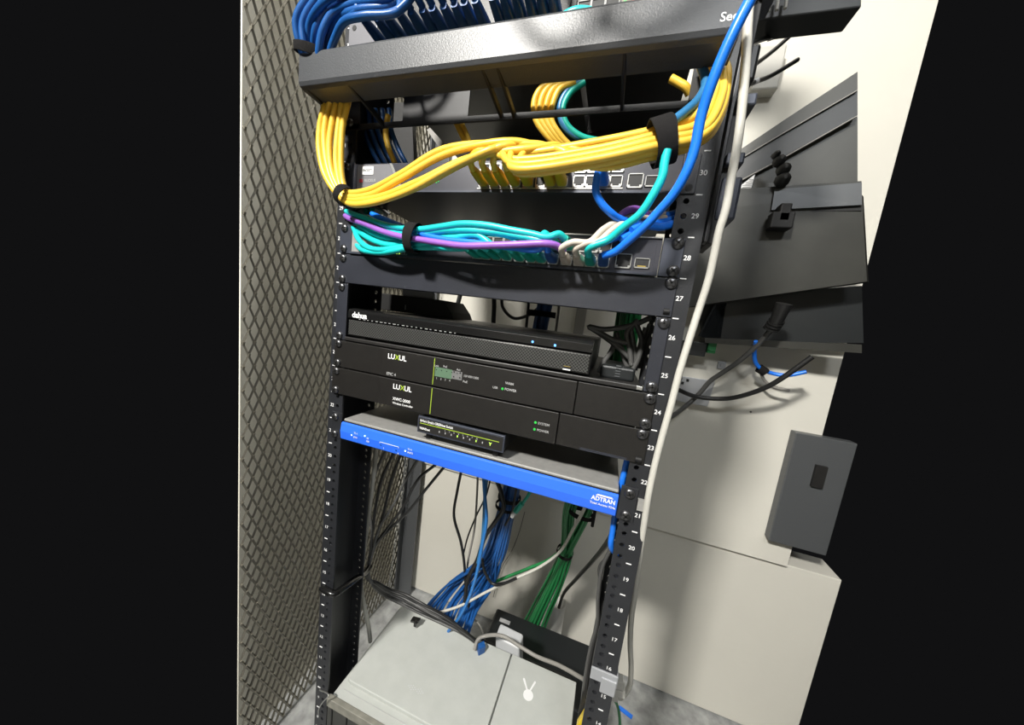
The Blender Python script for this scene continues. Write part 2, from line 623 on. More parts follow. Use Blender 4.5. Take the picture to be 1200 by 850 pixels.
def port(parent, x, z, y=-.0022, wd=.0138, ht=.0128, frame='silver', tab=True):
    mb = MB()
    t = .0009
    mb.box(x - wd / 2, x + wd / 2, y - .0012, y, z + ht / 2 - t, z + ht / 2)
    mb.box(x - wd / 2, x + wd / 2, y - .0012, y, z - ht / 2, z - ht / 2 + t * 1.6)
    mb.box(x - wd / 2, x - wd / 2 + t, y - .0012, y, z - ht / 2, z + ht / 2)
    mb.box(x + wd / 2 - t, x + wd / 2, y - .0012, y, z - ht / 2, z + ht / 2)
    if tab:
        mb.box(x - wd / 2, x - wd / 2 + .0032, y - .0010, y, z - ht / 2, z - ht / 2 + .0034)
        mb.box(x + wd / 2 - .0032, x + wd / 2, y - .0010, y, z - ht / 2, z - ht / 2 + .0034)
    p = obj('port', mb, frame, parent)
    obj('socket', MB().box(x - wd / 2 + t, x + wd / 2 - t, y - .0002, y + .0003, z - ht / 2 + t, z + ht / 2 - t), 'socket', p)
    return p


# ---- switch with the yellow cords (unit 30)
sw = thing('network_switch', 'dark grey rack network switch with yellow patch cords, just under the cable manager', 'network switch', (.2427, 0, U(0)))
cx0, cx1 = .0235, .462
obj('chassis', MB().box(cx0, cx1, -.0, .27, U(0) + .0009, U(-1) - .004), 'panel', sw, bevel=.0008)
obj('front_panel', MB().box(cx0, .4655, -.002, .0, U(0) + .0012, U(-1) - .0045), 'swgrey', sw, bevel=.0008)
obj('panel_lip', MB().box(cx0, .4655, -.0045, -.001, U(0) + .0002, U(0) + .0026), 'ear', sw)
gp = MB()
gp.prism([(.029, -.0027, U(-.03)), (.029, -.0027, U(-.86)), (.084, -.0027, U(-.86)), (.112, -.0027, U(-.03))], (0, .0008, 0))
obj('grey_end_panel', gp, 'swsilver', sw, label='lighter grey slanted end of the front panel')
obj('slanted_stripe', MB().prism([(.0848, -.003, U(-.88)), (.0885, -.003, U(-.88)), (.112, -.003, U(-.03)), (.108, -.003, U(-.03))], (0, .0008, 0)), 'silver', sw)
obj('name_sticker', MB().box(.0385, .058, -.0034, -.0025, U(-.55), U(-.80)), 'white', sw)
obj('sticker_text', MB().text('PACKET2', .0052, (.0482, -.0037, U(-.675)), bold=.01, sx=.8), 'black', sw)
obj('brand_text', MB().text('RUCKUS', .0058, (.053, -.0033, U(-.36)), align='CENTER', bold=.02, sx=.9), 'dimwhite', sw)
obj('brand_mark', MB().box(.034, .0395, -.0034, -.0026, U(-.31), U(-.41)), 'red', sw)
for i, (x, k) in enumerate([(.158, -.30), (.1475, -.27), (.1555, -.45), (.160, -.47), (.166, -.33), (.1695, -.50), (.154, -.28), (.163, -.30)]):
    obj('led', MB().lathe((x, -.002, U(k)), (0, -1, 0), [(.0009, 0), (.0009, .001)], 8), 'ledg' if i % 3 else 'ledw', sw)
ear(sw, .4655, PX1, -1 + .05, 0, 'panel')
ear(sw, PX0, cx0, -1 + .05, 0, 'panel')
obj('ear_slot', MB().lathe((.4753, -.0021, U(-.145)), (0, -1, 0), [(.0038, 0), (.0038, .0004)], 14), 'socket', sw)
obj('ear_slot', MB().lathe((.4753, -.0021, U(-.86)), (0, -1, 0), [(.0030, 0), (.0030, .0004)], 14), 'socket', sw)
screw(sw, XL, U(-.82), r=.0052)
P1 = [.2334, .2477, .2618, .2764, .2932, .3096, .3219, .3356, .3558, .3703, .3840, .3981]
for x in P1:
    port(sw, x, U(-.30))
    port(sw, x, U(-.66))
port(sw, .4190, U(-.31), wd=.0165, ht=.0155)
port(sw, .4370, U(-.30), wd=.015, ht=.012, frame='dimwhite', tab=False)
obj('port_block_rim', MB().box(.2245, .4065, -.003, -.0005, U(-.115), U(-.145)), 'silver', sw)

# ---- switch with the teal cords (unit 28)
s2 = thing('network_switch', 'dark grey rack network switch with teal patch cords, above the blank panel', 'network switch', (.2427, 0, U(2)))
obj('chassis', MB().box(cx0, .4585, 0, .27, U(2) + .0009, U(1.04)), 'panel', s2, bevel=.0008)
obj('front_panel', MB().box(cx0, .4585, -.002, .0, U(2) + .0012, U(1.04)), 'swgrey', s2, bevel=.0008)
obj('panel_lip', MB().box(cx0, .4585, -.0055, -.001, U(2) + .0003, U(2) + .0032), 'ear', s2)
obj('top_rim', MB().box(cx0, .4585, -.004, -.001, U(1.07), U(1.04)), 'silver', s2)
obj('grey_end_panel', MB().box(.0255, .075, -.0028, -.001, U(1.92), U(1.12)), 'chassis', s2, label='bare silver end of the front panel')
obj('end_rim', MB().box(.4535, .4585, -.0028, -.001, U(1.92), U(1.12)), 'swgrey', s2)
ear(s2, .4600, PX1, 1.03, 2, 'ear', label='blue-grey mounting ear with two screws')
ear(s2, PX0, cx0 - .0005, 1.03, 2, 'ear', label='blue-grey mounting ear with two screws')
for k in (1.16, 1.84):
    screw(s2, XL, U(k))
    screw(s2, XR - .0005, U(k), r=.0068)
P2 = [.2348, .2483, .2626, .2774, .2942, .3094, .3229, .3375, .3542, .3699, .3833, .3980]
for x in P2:
    port(s2, x, U(1.74))
    port(s2, x, U(1.36))
port(s2, .4205, U(1.67), wd=.0175, ht=.0165)
p = port(s2, .4410, U(1.70), wd=.0165, ht=.0115, tab=False)
obj('contact', MB().box(.4365, .4455, -.0030, -.0022, U(1.79), U(1.76)), 'amber', s2)
obj('led_strip', MB().box(.098, .125, -.0028, -.001, U(1.93), U(1.87)), 'swsilver', s2)
for i in range(5):
    x = .103 + i * .0042
    obj('led', MB().box(x, x + .0016, -.0034, -.0026, U(1.90), U(1.80)), 'ledy' if i in (1, 2) else 'dimwhite', s2)

# ---- blank panel (unit 27)
bp = thing('blank_panel', 'plain blue-black blank rack panel between the teal-cord switch and the recorder opening', 'blank panel', (.2427, 0, U(3)))
obj('plate', MB().box(PX0, PX1, -.0022, 0, U(3) + .0005, U(2) - .0008), 'panel', bp, bevel=.0008)
obj('folded_edge', MB().box(.024, .463, .0, .014, U(3) + .0005, U(3) + .002).box(.024, .463, .0, .014, U(2) - .002, U(2) - .0008), 'panel', bp)
screw(bp, XL, U(2.16), y=-.0024)
screw(bp, XL, U(2.86), y=-.0024)
screw(bp, XR, U(2.14), y=-.0024, r=.0068)
obj('empty_slot', MB().tube([(.4725, -.0022, U(2.85)), (.4785, -.0022, U(2.85))], .0034, 12, flat=.99), 'socket', bp)

# ---- shelf (units 26-25)
sh = thing('rack_shelf', 'black two-unit rack shelf that carries the video recorder', 'shelf', (.2427, 0, U(5)))
obj('ear_plate', MB().box(.4665, PX1, -.0022, 0, U(5) + .0006, U(3) - .0008), 'panel', sh, bevel=.0007)
obj('ear_plate', MB().box(PX0, .0215, -.0022, 0, U(5) + .0006, U(3) - .0008), 'panel', sh, bevel=.0007)
obj('tray', MB().box(.0215, .4655, .0, .37, U(5) + .0006, U(5) + .0026), 'black', sh)
obj('front_lip', MB().box(.0215, .4655, -.004, .0005, U(5) + .0004, U(4.86)), 'black', sh, bevel=.0012)
obj('lip_end', MB().box(.4585, .4655, -.0046, -.003, U(4.97), U(4.87)), 'silver', sh, bevel=.0006)
screw(sh, XL, U(3.15), y=-.0024)
screw(sh, XL, U(4.85), y=-.0024)
screw(sh, XR, U(3.15), y=-.0024, r=.0066)
screw(sh, XR, U(4.84), y=-.0024, r=.0068)

# ---- video recorder
dv = thing('video_recorder', 'black video recorder with perforated grille and two blue lights on the shelf', 'video recorder', (.215, 0, U(4.86)))
dx0, dx1 = .0285, .4015
zt, zb = U(3.83), U(4.83)
prof = [(-.0, zb + .001), (-.004, zb + .003), (-.004, U(4.20)), (-.0015, U(4.17)), (-.0055, U(4.12)), (-.0055, U(3.93)), (-.001, U(3.85)), (.010, zt)]
mb = MB()
mb.prism([(dx0, y, z) for y, z in [(-.0, zb + .001), (-.004, zb + .002), (-.004, U(4.23)), (-.0015, U(4.215)), (-.0015, U(4.20)), (-.0060, U(4.17)), (-.0060, U(3.95)), (-.003, U(3.87)), (.006, zt), (.012, zt - .0004), (.012, zb + .001)]],
         (dx1 - dx0, 0, 0))
obj('front_bezel', mb, 'gloss', dv, bevel=.0008)
obj('case', MB().box(dx0 + .002, dx1 - .001, .012, .265, zb + .001, zt - .001), 'black', dv, bevel=.001)
obj('grille', MB().box(dx0 + .0015, dx1 - .0015, -.0052, -.0035, zb + .0035, U(4.25)), 'grille', dv, bevel=.0004)
obj('brand_text', MB().text('dahua', .0118, (.037, -.0066, U(4.055)), align='LEFT', bold=.03, sx=1.0), 'white', dv)
lb = MB()
for i in range(22):
    x = .050 + i * .0078
    lb.box(x, x + random.uniform(.002, .0048), -.0064, -.0058, U(4.185), U(4.165))
obj('tiny_labels', lb, 'dimwhite', dv)
for x in (.3262, .3556):
    obj('indicator_light', MB().lathe((x, -.0058, U(4.10 + (x > .34) * .01)), (0, -1, 0), [(.0016, 0), (.0013, .0010)], 12), 'ledb', dv)
obj('usb_port', MB().box(.369, .3795, -.0062, -.0045, U(4.76), U(4.64)), 'socket', dv)
obj('usb_contact', MB().box(.3695, .379, -.0068, -.0058, U(4.755), U(4.72)), 'white', dv)
obj('usb_contact', MB().box(.370, .3785, -.0068, -.0058, U(4.655), U(4.64)), 'amber', dv)
for x in (.05, .38):
    obj('foot', MB().lathe((x, .02, U(5) + .0026), (0, 0, 1), [(.008, 0), (.008, .006)], 14), 'socket', dv)

# ---- two amplifier-like router units
r1 = thing('rack_router', 'black rack router with a small green and grey display, directly below the shelf', 'router', (.2427, 0, U(6)))
obj('front_panel', MB().box(.0955, .3900, -.006, .0, U(6) + .0010, U(5) - .0012), 'luxul', r1, bevel=.0008)
obj('chassis', MB().box(.024, .4645, .0, .29, U(6) + .0012, U(5) - .0018), 'black', r1)
ear(r1, PX0, .0948, 5.02, 6, 'luxul', y=-.003)
ear(r1, .3908, PX1, 5.02, 6, 'luxul', y=-.003)
tb = MB().text('LU', .0108, (0.1073, -.0064, U(5.27)), align='LEFT', bold=.02).text('UL', .0108, (0.1273, -.0064, U(5.27)), align='LEFT', bold=.02)
obj('brand_text', tb, 'white', r1)
obj('brand_letter', MB().text('X', .0108, (0.1203, -.0064, U(5.27)), align='LEFT', bold=.02), 'lime', r1)
obj('model_text', MB().text('EPIC 4', .0062, (.107, -.0064, U(5.87)), align='LEFT', bold=.012), 'dimwhite', r1)
obj('lime_line', MB().box(.1868, .1878, -.0066, -.0055, U(5.93), U(5.06)), 'lime', r1)
obj('display', MB().box(.1895, .2165, -.0066, -.0055, U(5.64), U(5.34)), 'disp', r1)
obj('display', MB().box(.2165, .2325, -.0066, -.0055, U(5.62), U(5.36)), 'disp2', r1, label='grey part of the display')
dm = MB()
for x in (.219, .2285):
    for k in (5.41, 5.565):
        dm.box(x, x + .0018, -.0071, -.0065, U(k), U(k) + .0018)
for i in range(5):
    x = .191 + i * .0083
    dm.box(x, x + .0012, -.0071, -.0065, U(5.43), U(5.43) + .001)
obj('display_marks', dm, 'socket', r1)
tx = MB()
for (s_, x, k) in (('Link', .191, 5.30), ('PoE', .205, 5.28), ('Act', .226, 5.30), ('1', .193, 5.70), ('2', .2, 5.70), ('3', .207, 5.70), ('4', .214, 5.70)):
    tx.text(s_, .0042, (x, -.0064, U(k)), bold=.01)
tx.text('10/100/1000', .0046, (.2345, -.0064, U(5.46)), align='LEFT', bold=.01).text('PoE', .0046, (.2345, -.0064, U(5.64)), align='LEFT', bold=.01)
obj('display_labels', tx, 'dimwhite', r1)
obj('status_light', MB().lathe((.2935, -.006, U(5.635)), (0, -1, 0), [(.0018, 0), (.0014, .0012)], 12), 'ledg', r1)
obj('light_label', MB().text('POWER', .0048, (.2965, -.0064, U(5.63)), align='LEFT', bold=.02).text('WAN', .0048, (.2965, -.0064, U(5.44)), align='LEFT', bold=.02).text('USB', .0042, (.283, -.0064, U(5.64)), bold=.012), 'dimwhite', r1)
for k in (5.15, 5.85):
    screw(r1, XL, U(k), y=-.0034)
    screw(r1, XR, U(k), y=-.0034, r=.0068)

r2 = thing('rack_router', 'black rack wireless controller unit with two green lights, lower of the two black routers', 'router', (.2427, 0, U(7)))
obj('front_panel', MB().box(.0955, .3732, -.006, .0, U(7) + .0010, U(6) - .0012), 'luxul', r2, bevel=.0008)
obj('chassis', MB().box(.024, .4645, .0, .26, U(7) + .0012, U(6) - .0018), 'black', r2)
ear(r2, PX0, .0955, 6.02, 7, 'luxul', y=-.0048)
ear(r2, .3740, PX1, 6.02, 7, 'luxul', y=-.003)
tb = MB().text('LU', .0108, (0.1203, -.0064, U(6.27)), align='LEFT', bold=.02).text('UL', .0108, (0.1403, -.0064, U(6.27)), align='LEFT', bold=.02)
obj('brand_text', tb, 'white', r2)
obj('brand_letter', MB().text('X', .0108, (0.1333, -.0064, U(6.27)), align='LEFT', bold=.02), 'lime', r2)
obj('model_text', MB().text('XWC-2000', .0062, (.1215, -.0064, U(6.69)), align='LEFT', bold=.02, sx=1.05).text('Wireless Controller', .0044, (.1215, -.0064, U(6.84)), align='LEFT', bold=.015), 'white', r2)
obj('lime_line', MB().box(.1868, .1880, -.0066, -.0055, U(6.92), U(6.06)), 'lime', r2)
for k in (6.45, 6.66):
    obj('status_light', MB().lathe((.3442, -.006, U(k)), (0, -1, 0), [(.0018, 0), (.0014, .0012)], 12), 'ledg', r2)
    obj('light_label', MB().text('SYSTEM' if k < 6.5 else 'POWER', .0046, (.3475, -.0064, U(k)), align='LEFT', bold=.012), 'dimwhite', r2)
for k in (6.15, 6.85):
    screw(r2, XL, U(k), y=-.005)
screw(r2, XR - .001, U(6.15), y=-.0034, r=.0066)
obj('empty_slot', MB().tube([(.4715, -.0031, U(6.87)), (.4785, -.0031, U(6.87))], .0036, 12), 'socket', r2)
obj('bottom_vents', MB().box(.405, .462, -.0034, -.0028, U(6.93), U(6.91)).box(.405, .462, -.0034, -.0028, U(6.97), U(6.95)), 'ear', r2)

# ---- blue-faced gateway
bg = thing('blue_gateway', 'rack gateway with a bright blue faceplate and bare metal top', 'gateway', (.2427, 0, U(8.75)))
btop, bbot = U(8.02), U(8.70)
obj('chassis', MB().box(.0245, .4605, .001, .26, bbot + .001, btop + .0045), 'chassis', bg, bevel=.0015, label='bare metal chassis')
mb = MB()
fp = [(-.001, bbot), (-.0035, bbot + .002), (-.0055, (btop + bbot) / 2), (-.0035, btop - .002), (-.001, btop - .0003), (.001, btop - .0003), (.001, bbot)]
mb.prism([(.0238, y, z) for y, z in fp], (.4608 - .0238, 0, 0))
obj('faceplate', mb, 'blueface', bg, bevel=.0006, label='bright blue faceplate')
obj('seam', MB().box(.0242, .4603, -.0008, .002, btop - .0002, btop + .0012), 'socket', bg)
obj('mounting_ear', MB().box(.4622, .4825, -.0022, 0, U(8.72), U(7.72)), 'rail', bg, bevel=.0006)
obj('mounting_ear', MB().box(.0014, .0225, -.0022, 0, U(8.72), U(7.72)), 'rail', bg, bevel=.0006)
for k in (7.9, 8.56):
    screw(bg, .4728, U(k), y=-.0024, r=.0066)
    screw(bg, XL, U(k), y=-.0024)
def adt(k): return -.0052
obj('brand_text', MB().text('ADTRAN', .0078, (.4435, -.0057, U(8.26)), bold=.03, sx=.92), 'white', bg)
obj('brand_arc', MB().box(.434, .455, -.0057, -.0052, U(8.145), U(8.165)).box(.4355, .4535, -.0062, -.0052, U(8.12), U(8.135)), 'white', bg)
obj('model_text', MB().text('Total Access 924e', .0042, (.4435, -.0057, U(8.41)), bold=.015), 'white', bg)
for (x, k, m_) in ((.0475, 8.40, 'ledw'), (.0735, 8.30, 'ledw'), (.1500, 8.44, 'ledw')):
    obj('indicator_light', MB().lathe((x, -.0046, U(k)), (0, -1, 0), [(.0014, 0), (.0012, .0009)], 12), m_, bg)
tx = MB()
for (s_, x, k) in (('T1-1', .0525, 8.29), ('ETH', .052, 8.45), ('10', .0775, 8.36), ('100', .077, 8.47), ('T1-1', .1545, 8.34), ('POTS', .1545, 8.46), ('1', .110, 8.55), ('4', .137, 8.60)):
    tx.text(s_, .0040, (x, -.0059, U(k)), align='LEFT', bold=.015)
tx.box(.103, .1385, -.0061, -.0056, U(8.365), U(8.352))
tx.box(.103, .1036, -.0061, -.0056, U(8.41), U(8.352))
tx.box(.138, .1386, -.0061, -.0056, U(8.41), U(8.352))
obj('panel_labels', tx, 'white', bg)
obj('dark_indicator', MB().lathe((.1045, -.0046, U(8.47)), (0, -1, 0), [(.0012, 0), (.001, .0009)], 10).lathe((.133, -.0046, U(8.51)), (0, -1, 0), [(.0012, 0), (.001, .0009)], 10), 'dblue', bg)

# ---- small desktop switch on the gateway
ms = thing('desktop_switch', 'small dark eight-port desktop switch resting on the metal top of the blue gateway', 'network switch', (.235, 0, btop + .0045))
y0 = -.004
zz0, zz1 = U(7.66), U(7.1)
obj('case', MB().box(.168, .3035, y0 + .004, .085, zz0 + .001, zz1 - .001), 'black', ms, bevel=.001)
obj('front_frame', MB().box(.1665, .3050, y0, y0 + .005, zz0, zz1), 'ear', ms, bevel=.001)
obj('front_face', MB().box(.1690, .3025, y0 - .0006, y0 + .001, zz0 + .0028, zz1 - .0028), 'black', ms)
obj('green_line', MB().box(.1712, .2975, y0 - .0012, y0 - .0004, U(7.335), U(7.315)), 'lime', ms)
obj('title_text', MB().text('8-Port Gigabit GREENnet Switch', .0052, (.1715, y0 - .0010, U(7.235)), align='LEFT', bold=.02, sx=.78), 'white', ms)
obj('brand_text', MB().text('TRENDnet', .0046, (.171, y0 - .0010, U(7.50)), align='LEFT', bold=.03, sx=.85), 'white', ms)
for i in range(8):
    x = .204 + i * .0098
    obj('port_light', MB().box(x, x + .0014, y0 - .0012, y0 - .0004, U(7.50), U(7.44)), 'ledy' if i in (3, 6) else 'dimwhite', ms)
obj('power_icon', MB().text('Y', .0058, (.2850, y0 - .0010, U(7.46)), bold=.05), 'ledy', ms)
obj('light_numbers', MB().text('1   2   3   4   5   6   7   8', .0032, (.239, y0 - .0010, U(7.39)), bold=.0, sx=1.7), 'dimwhite', ms)
for x in (.18, .29):
    obj('foot', MB().lathe((x, .01, btop + .0045), (0, 0, 1), [(.005, 0), (.005, zz0 - btop - .0035)], 12), 'socket', ms)

# ---- cable manager at the top
cm = thing('cable_manager', 'black horizontal cable manager with a wide grey-black front cover and ring supports', 'cable manager', (.2427, -.03, U(-1)))
mx0, mx1 = -.0055, .4835
cz0, cz1 = 1.4405, 1.4810
mb = MB()
fp = [(-.066, cz1), (-.0695, cz1 - .0015), (-.0705, cz1 - .004), (-.0705, cz0 + .006), (-.0685, cz0 + .0018), (-.064, cz0), (-.038, cz0 - .0015), (-.038, cz0 + .001),
      (-.063, cz0 + .0028), (-.0665, cz0 + .0055), (-.0678, cz0 + .009), (-.0678, cz1 - .003)]
mb.prism([(mx0, y, z) for y, z in fp], (mx1 - mx0, 0, 0))
obj('front_cover', mb, 'manager', cm, bevel=.0007)
obj('cover_logo', MB().text('Sec', .0100, (.4728, -.0709, 1.4540), bold=.012, sx=1.0), 'white', cm)
mb = MB()
mb.box(mx0, mx1, -.001, .0015, U(-2.0) - .001, U(-2.0) + .006)
mb.box(mx0, mx1, -.001, .0015, U(-3.0) - .006, U(-3.0))
mb.box(mx0, .026, -.001, .0015, U(-3.0), U(-2.0))
mb.box(.459, mx1, -.001, .0015, U(-3.0), U(-2.0))
mb.box(.10, .20, -.0008, .0012, U(-2.9), U(-2.1))
obj('back_plate', mb, 'manager_dark', cm)
for x in (.001, .066, .245, .262, .39, .472):
    mb = MB()
    mb.prism([(x, -.0, U(-2.0)), (x, -.0, U(-2.0) + .007), (x, -.045, cz0 + .004), (x, -.064, cz0 + .006), (x, -.064, cz0)], (.0035, 0, 0))
    obj('ring_arm', mb, 'manager_dark', cm, bevel=.0006)
for x in (.12, .345):
    obj('support_arm', MB().prism([(x, 0, U(-3.0)), (x, 0, U(-3.0) + .006), (x, -.066, cz1 - .001), (x, -.066, cz1 - .007)], (.004, 0, 0)), 'manager_dark', cm)
screw(cm, XL, U(-2.18), y=-.0012, r=.0055)

# vertical duct on the right side of the rack
vd = thing('vertical_cable_duct', 'slim black vertical cable duct along the upper right side of the rack', 'cable duct', (.508, .03, U(1.15)))
obj('side_plate', MB().box(.4995, .5035, -.004, .012, U(1.1), U(-12)), 'rail', vd, bevel=.0008)
obj('inner_wall', MB().box(.5035, .511, .004, .05, U(1.1), U(-12)), 'manager_dark', vd, bevel=.0008)
for k in (-.65, -1.9, -4.2):
    obj('duct_finger', MB().box(.505, .522, -.004, .03, U(k), U(k) + .012), 'ear', vd, bevel=.002)
obj('duct_block', MB().box(.506, .526, .002, .045, U(.55), U(-.45)), 'ear', vd, bevel=.003)

# ---- patch panel at the very top
pt = thing('patch_bay', 'rack patch panel at the top of the photo filled with dark blue patch cords', 'patch panel', (.2427, 0, U(-4)))
obj('plate', MB().box(PX0, .325, -.0022, 0, U(-4) + .001, U(-6)), 'manager_dark', pt, bevel=.0008)
obj('left_ear', MB().box(PX0, .050, -.0032, -.001, U(-4) + .001, U(-5.15)), 'swsilver', pt, bevel=.0008, label='light grey end of the panel')
obj('ear_hole', MB().lathe((.0112, -.0033, U(-4.92)), (0, -1, 0), [(.0035, 0), (.0035, .0004)], 14), 'socket', pt)
obj('jack_strip', MB().box(.060, .318, -.006, -.001, U(-4.0) + .004, U(-5.6)), 'black', pt)

sd = thing('network_switch', 'black switch with empty ports and red light above the manager, right of blue cords', 'network switch', (.40, 0, U(-4.2)))
obj('front_panel', MB().box(.327, PX1, -.003, .0, U(-4.05), U(-6)), 'panel', sd, bevel=.0008)
obj('chassis', MB().box(.33, .462, .0, .2, U(-4.1), U(-6)), 'black', sd)
for i in range(3):
    for r_ in range(2):
        port(sd, .334 + i * .0155, U(-4.42) + r_ * .0165, y=-.0032, wd=.0152, ht=.0160, tab=False, frame='dimwhite')
obj('light_module', MB().box(.375, .392, -.0045, -.003, U(-4.25), U(-5)), 'brown', sd)
obj('indicator_light', MB().lathe((.3785, -.0045, U(-4.40)), (0, -1, 0), [(.0018, 0), (.0014, .0012)], 12), 'ledg', sd)
obj('indicator_light', MB().lathe((.3875, -.0045, U(-4.38)), (0, -1, 0), [(.0024, 0), (.0019, .0012)], 12), 'ledr', sd)

# ================================================================== patch cords
G = 'yellow patch cords of the upper switch'
ybase = [(x, U(-.30)) for x in P1[:5]] + [(P1[6], U(-.30)), (P1[7], U(-.30))]
# lanes of the bundle that runs right, at three stations, (px,py)
laneA = [(600, 181), (600, 187), (600, 192), (600, 197), (604, 201), (640, 195), (660, 197)]
laneB = [(690, 168), (692, 176), (695, 181), (695, 187), (700, 192), (702, 196), (705, 185)]
laneC = [(772, 151), (771, 158), (770, 164), (770, 171), (768, 177), (766, 183), (768, 168)]
laneD = [(812, 137), (818, 145), (822, 153), (820, 161), (815, 168), (806, 173), (818, 150)]
laneE = [(829, 104), (838, 106), (846, 110), (846, 126), (842, 140), (834, 155), (842, 118)]
laneF = [(826, 86), (836, 80), (846, 78), (852, 84), (850, 104), (849, 110), (840, 80)]
dep = [-.055, -.062, -.070, -.072, -.068, -.060, -.052]
for i, (x, z) in enumerate(ybase):
    b = Vector((x, -.002, z))
    e = b + Vector((0, -.034, 0))
    pts = [e, e + Vector((.001, -.010, .004)), e + Vector((.010, -.018, .011))]
    ln = [laneA, laneB, laneC, laneD, laneE, laneF]
    for j, L in enumerate(ln):
        if j == 0 and i >= 5: continue
        px, py = L[i]
        Y = dep[i] if j < 3 else (dep[i] * .9 if j == 3 else (-.045 if j == 4 else -.030))
        pts.append(at(px, py, Y))
    pts.append(at(L[i][0] - 6, L[i][1] - 16, -.012))
    o = cable('patch_cable', 'yellow patch cord in the lower port row running right, %s plug from the left' % ORD[i], 'cable', pts, .0039, 'ylw', G)
    boot(o, b, 'ylwboot')
# cords from the upper row that arch left and hang down the left side
topL = [(606, 169), (600, 166), (622, 174), (592, 171), (580, 174)]
mid1 = [(520, 175), (522, 181), (548, 186), (545, 190), (530, 196)]
mid2 = [(470, 204), (468, 211), (492, 212), (490, 219), (478, 224)]
mid3 = [(432, 223), (433, 229), (440, 232), (442, 236), (430, 239)]
tie = [(407, 225), (405, 229), (405, 232), (408, 236), (404, 236)]
left = [[(403, 218), (400, 200), (400, 170), (402, 145), (407, 124), (410, 112)],
        [(399, 218), (394, 190), (395, 165), (398, 140), (401, 120), (404, 108)],
        [(396, 219), (388, 198), (386, 168), (390, 140), (394, 122), (398, 108)],
        [(393, 220), (383, 192), (380, 158), (384, 130), (388, 118), (392, 106)],
        [(390, 221), (379, 200), (374, 172), (375, 150), (380, 126), (386, 108)]]
ends = [P1[6], P1[5], P1[7], P1[4], P1[3]]
for i in range(5):
    b = Vector((ends[i], -.002, U(-.66)))
    e = b + Vector((0, -.030, 0))
    Y = -.052 - .003 * i
    pts = [e, e + Vector((0, -.010, .003)), at(*topL[i], Y), at(*mid1[i], Y), at(*mid2[i], Y), at(*mid3[i], Y + .01), at(*tie[i], -.036)]
    pts += [at(px, py, -.034 - .003 * i * .5) for px, py in left[i][:5]] + [at(*left[i][5], -.02)]
    o = cable('patch_cable', 'yellow patch cord arching left and up the left rail, %s from the rail' % ORD[i], 'cable', pts, .0040, 'ylw', G)
    boot(o, b, 'ylwboot', length=.03)
# yellow cords seen inside the manager opening
for i, q in enumerate([[(498, 108), (516, 120), (530, 136), (540, 155), (548, 172)], [(504, 108), (522, 118), (534, 134), (545, 155), (551, 172)], [(512, 106), (527, 114), (532, 128)]]):
    cable('patch_cable', 'yellow patch cord hanging behind the cable manager, left of centre', 'cable', [(x, y, .035 + .004 * i) for x, y in q], .0042, 'ylw', 'yellow cords behind the cable manager, left of centre')
for i in range(4):
    dx = i * 7.5
    cable('patch_cable', '%s of the four nested yellow cords looping behind the middle of the manager' % ['outermost', 'second', 'third', 'innermost'][i], 'cable',
          [(652 + dx, 96, .03), (634 + dx, 104, .028), (626 + dx, 120, .028), (628 + dx * .8, 140, .03), (640 + dx * .7, 158, .034), (655 + dx * .6, 172, .04)], .0040, 'ylw', 'yellow cords looped behind the middle of the manager')
cable('patch_cable', 'single yellow cord crossing the dark gap right of the deep blue cords', 'cable', [(455, 135, .03), (452, 155, .03), (455, 172, .032), (463, 192, .035)], .0042, 'ylw')
for i in range(2):
    cable('patch_cable', '%s cord nested inside the tight yellow loop behind the manager' % ['slate blue', 'dark teal'][i], 'cable',
          [(680 + i * 5, 96, .034), (664 + i * 5, 108, .032), (656 + i * 4, 126, .032), (660 + i * 4, 146, .034), (676 + i * 5, 160, .04), (700 + i * 5, 166, .05)], .004, 'tealboot' if i else 'steel', 'dark teal cords beside the yellow loop')
cable('patch_cable', 'short yellow cord end seen above the blue-grey loop at right of the manager', 'cable', [(786, 92, .03), (795, 97, .03), (803, 102, .03), (808, 110, .034)], .0045, 'ylw')
for i in range(5):
    cable('patch_cable', 'deep blue cord in the dark gap at the left rail', 'cable',
          [(424 + i * 8, 128, .045), (426 + i * 8, 150, .045), (433 + i * 8, 170, .047), (444 + i * 8, 192, .05), (452 + i * 8, 204, .06)], .0038, 'dblue', 'deep blue cords in the gap beside the left rail')
# the long blue cord in front
cable('network_cable', 'bright blue network cable crossing in front of everything from top right to the lower switch', 'cable',
      [(893, -26, -.105), (879, 0, -.105), (865, 27, -.104), (848, 63, -.100), (834, 98, -.095), (822, 135, -.088), (813, 178, -.082), (803, 204, -.078), (789, 228, -.072), (769, 251, -.064),
       (757, 264, -.060), (735, 284, -.050), (721, 295, -.042), Vector((.3990, -.036, U(1.72)))], .0042, 'blue')
o = bpy.data.objects['network_cable']
boot(o, (.3980, -.002, U(1.74)), 'dblue')
o = cable('patch_cable', 'short bright blue patch cord dropping from the right end of the upper switch', 'cable',
          [Vector((.3840, -.036, U(-.30))), Vector((.3835, -.046, U(-.34))), (698, 222, -.046), (704, 237, -.042), (715, 249, -.036), (725, 256, -.028), (745, 262, -.018), (775, 266, -.004), (792, 262, .012)], .0040, 'blue')
boot(o, (.3840, -.002, U(-.30)), 'blue')
for i, q in enumerate([[(717, 280), (732, 274), (749, 264), (766, 257), (785, 252), (800, 247)], [(728, 281), (745, 272), (762, 263), (778, 260), (795, 255)], [(740, 270), (758, 262), (772, 266), (790, 262), (802, 260)]]):
    cable('patch_cable', 'short blue cord end going behind the right rail beside unit 29', 'cable', [(x, y, -.022 + .012 * j * (1 if j else 0) * .8) for j, (x, y) in enumerate(q)], .0042, 'blue', 'blue cord ends beside unit 29')
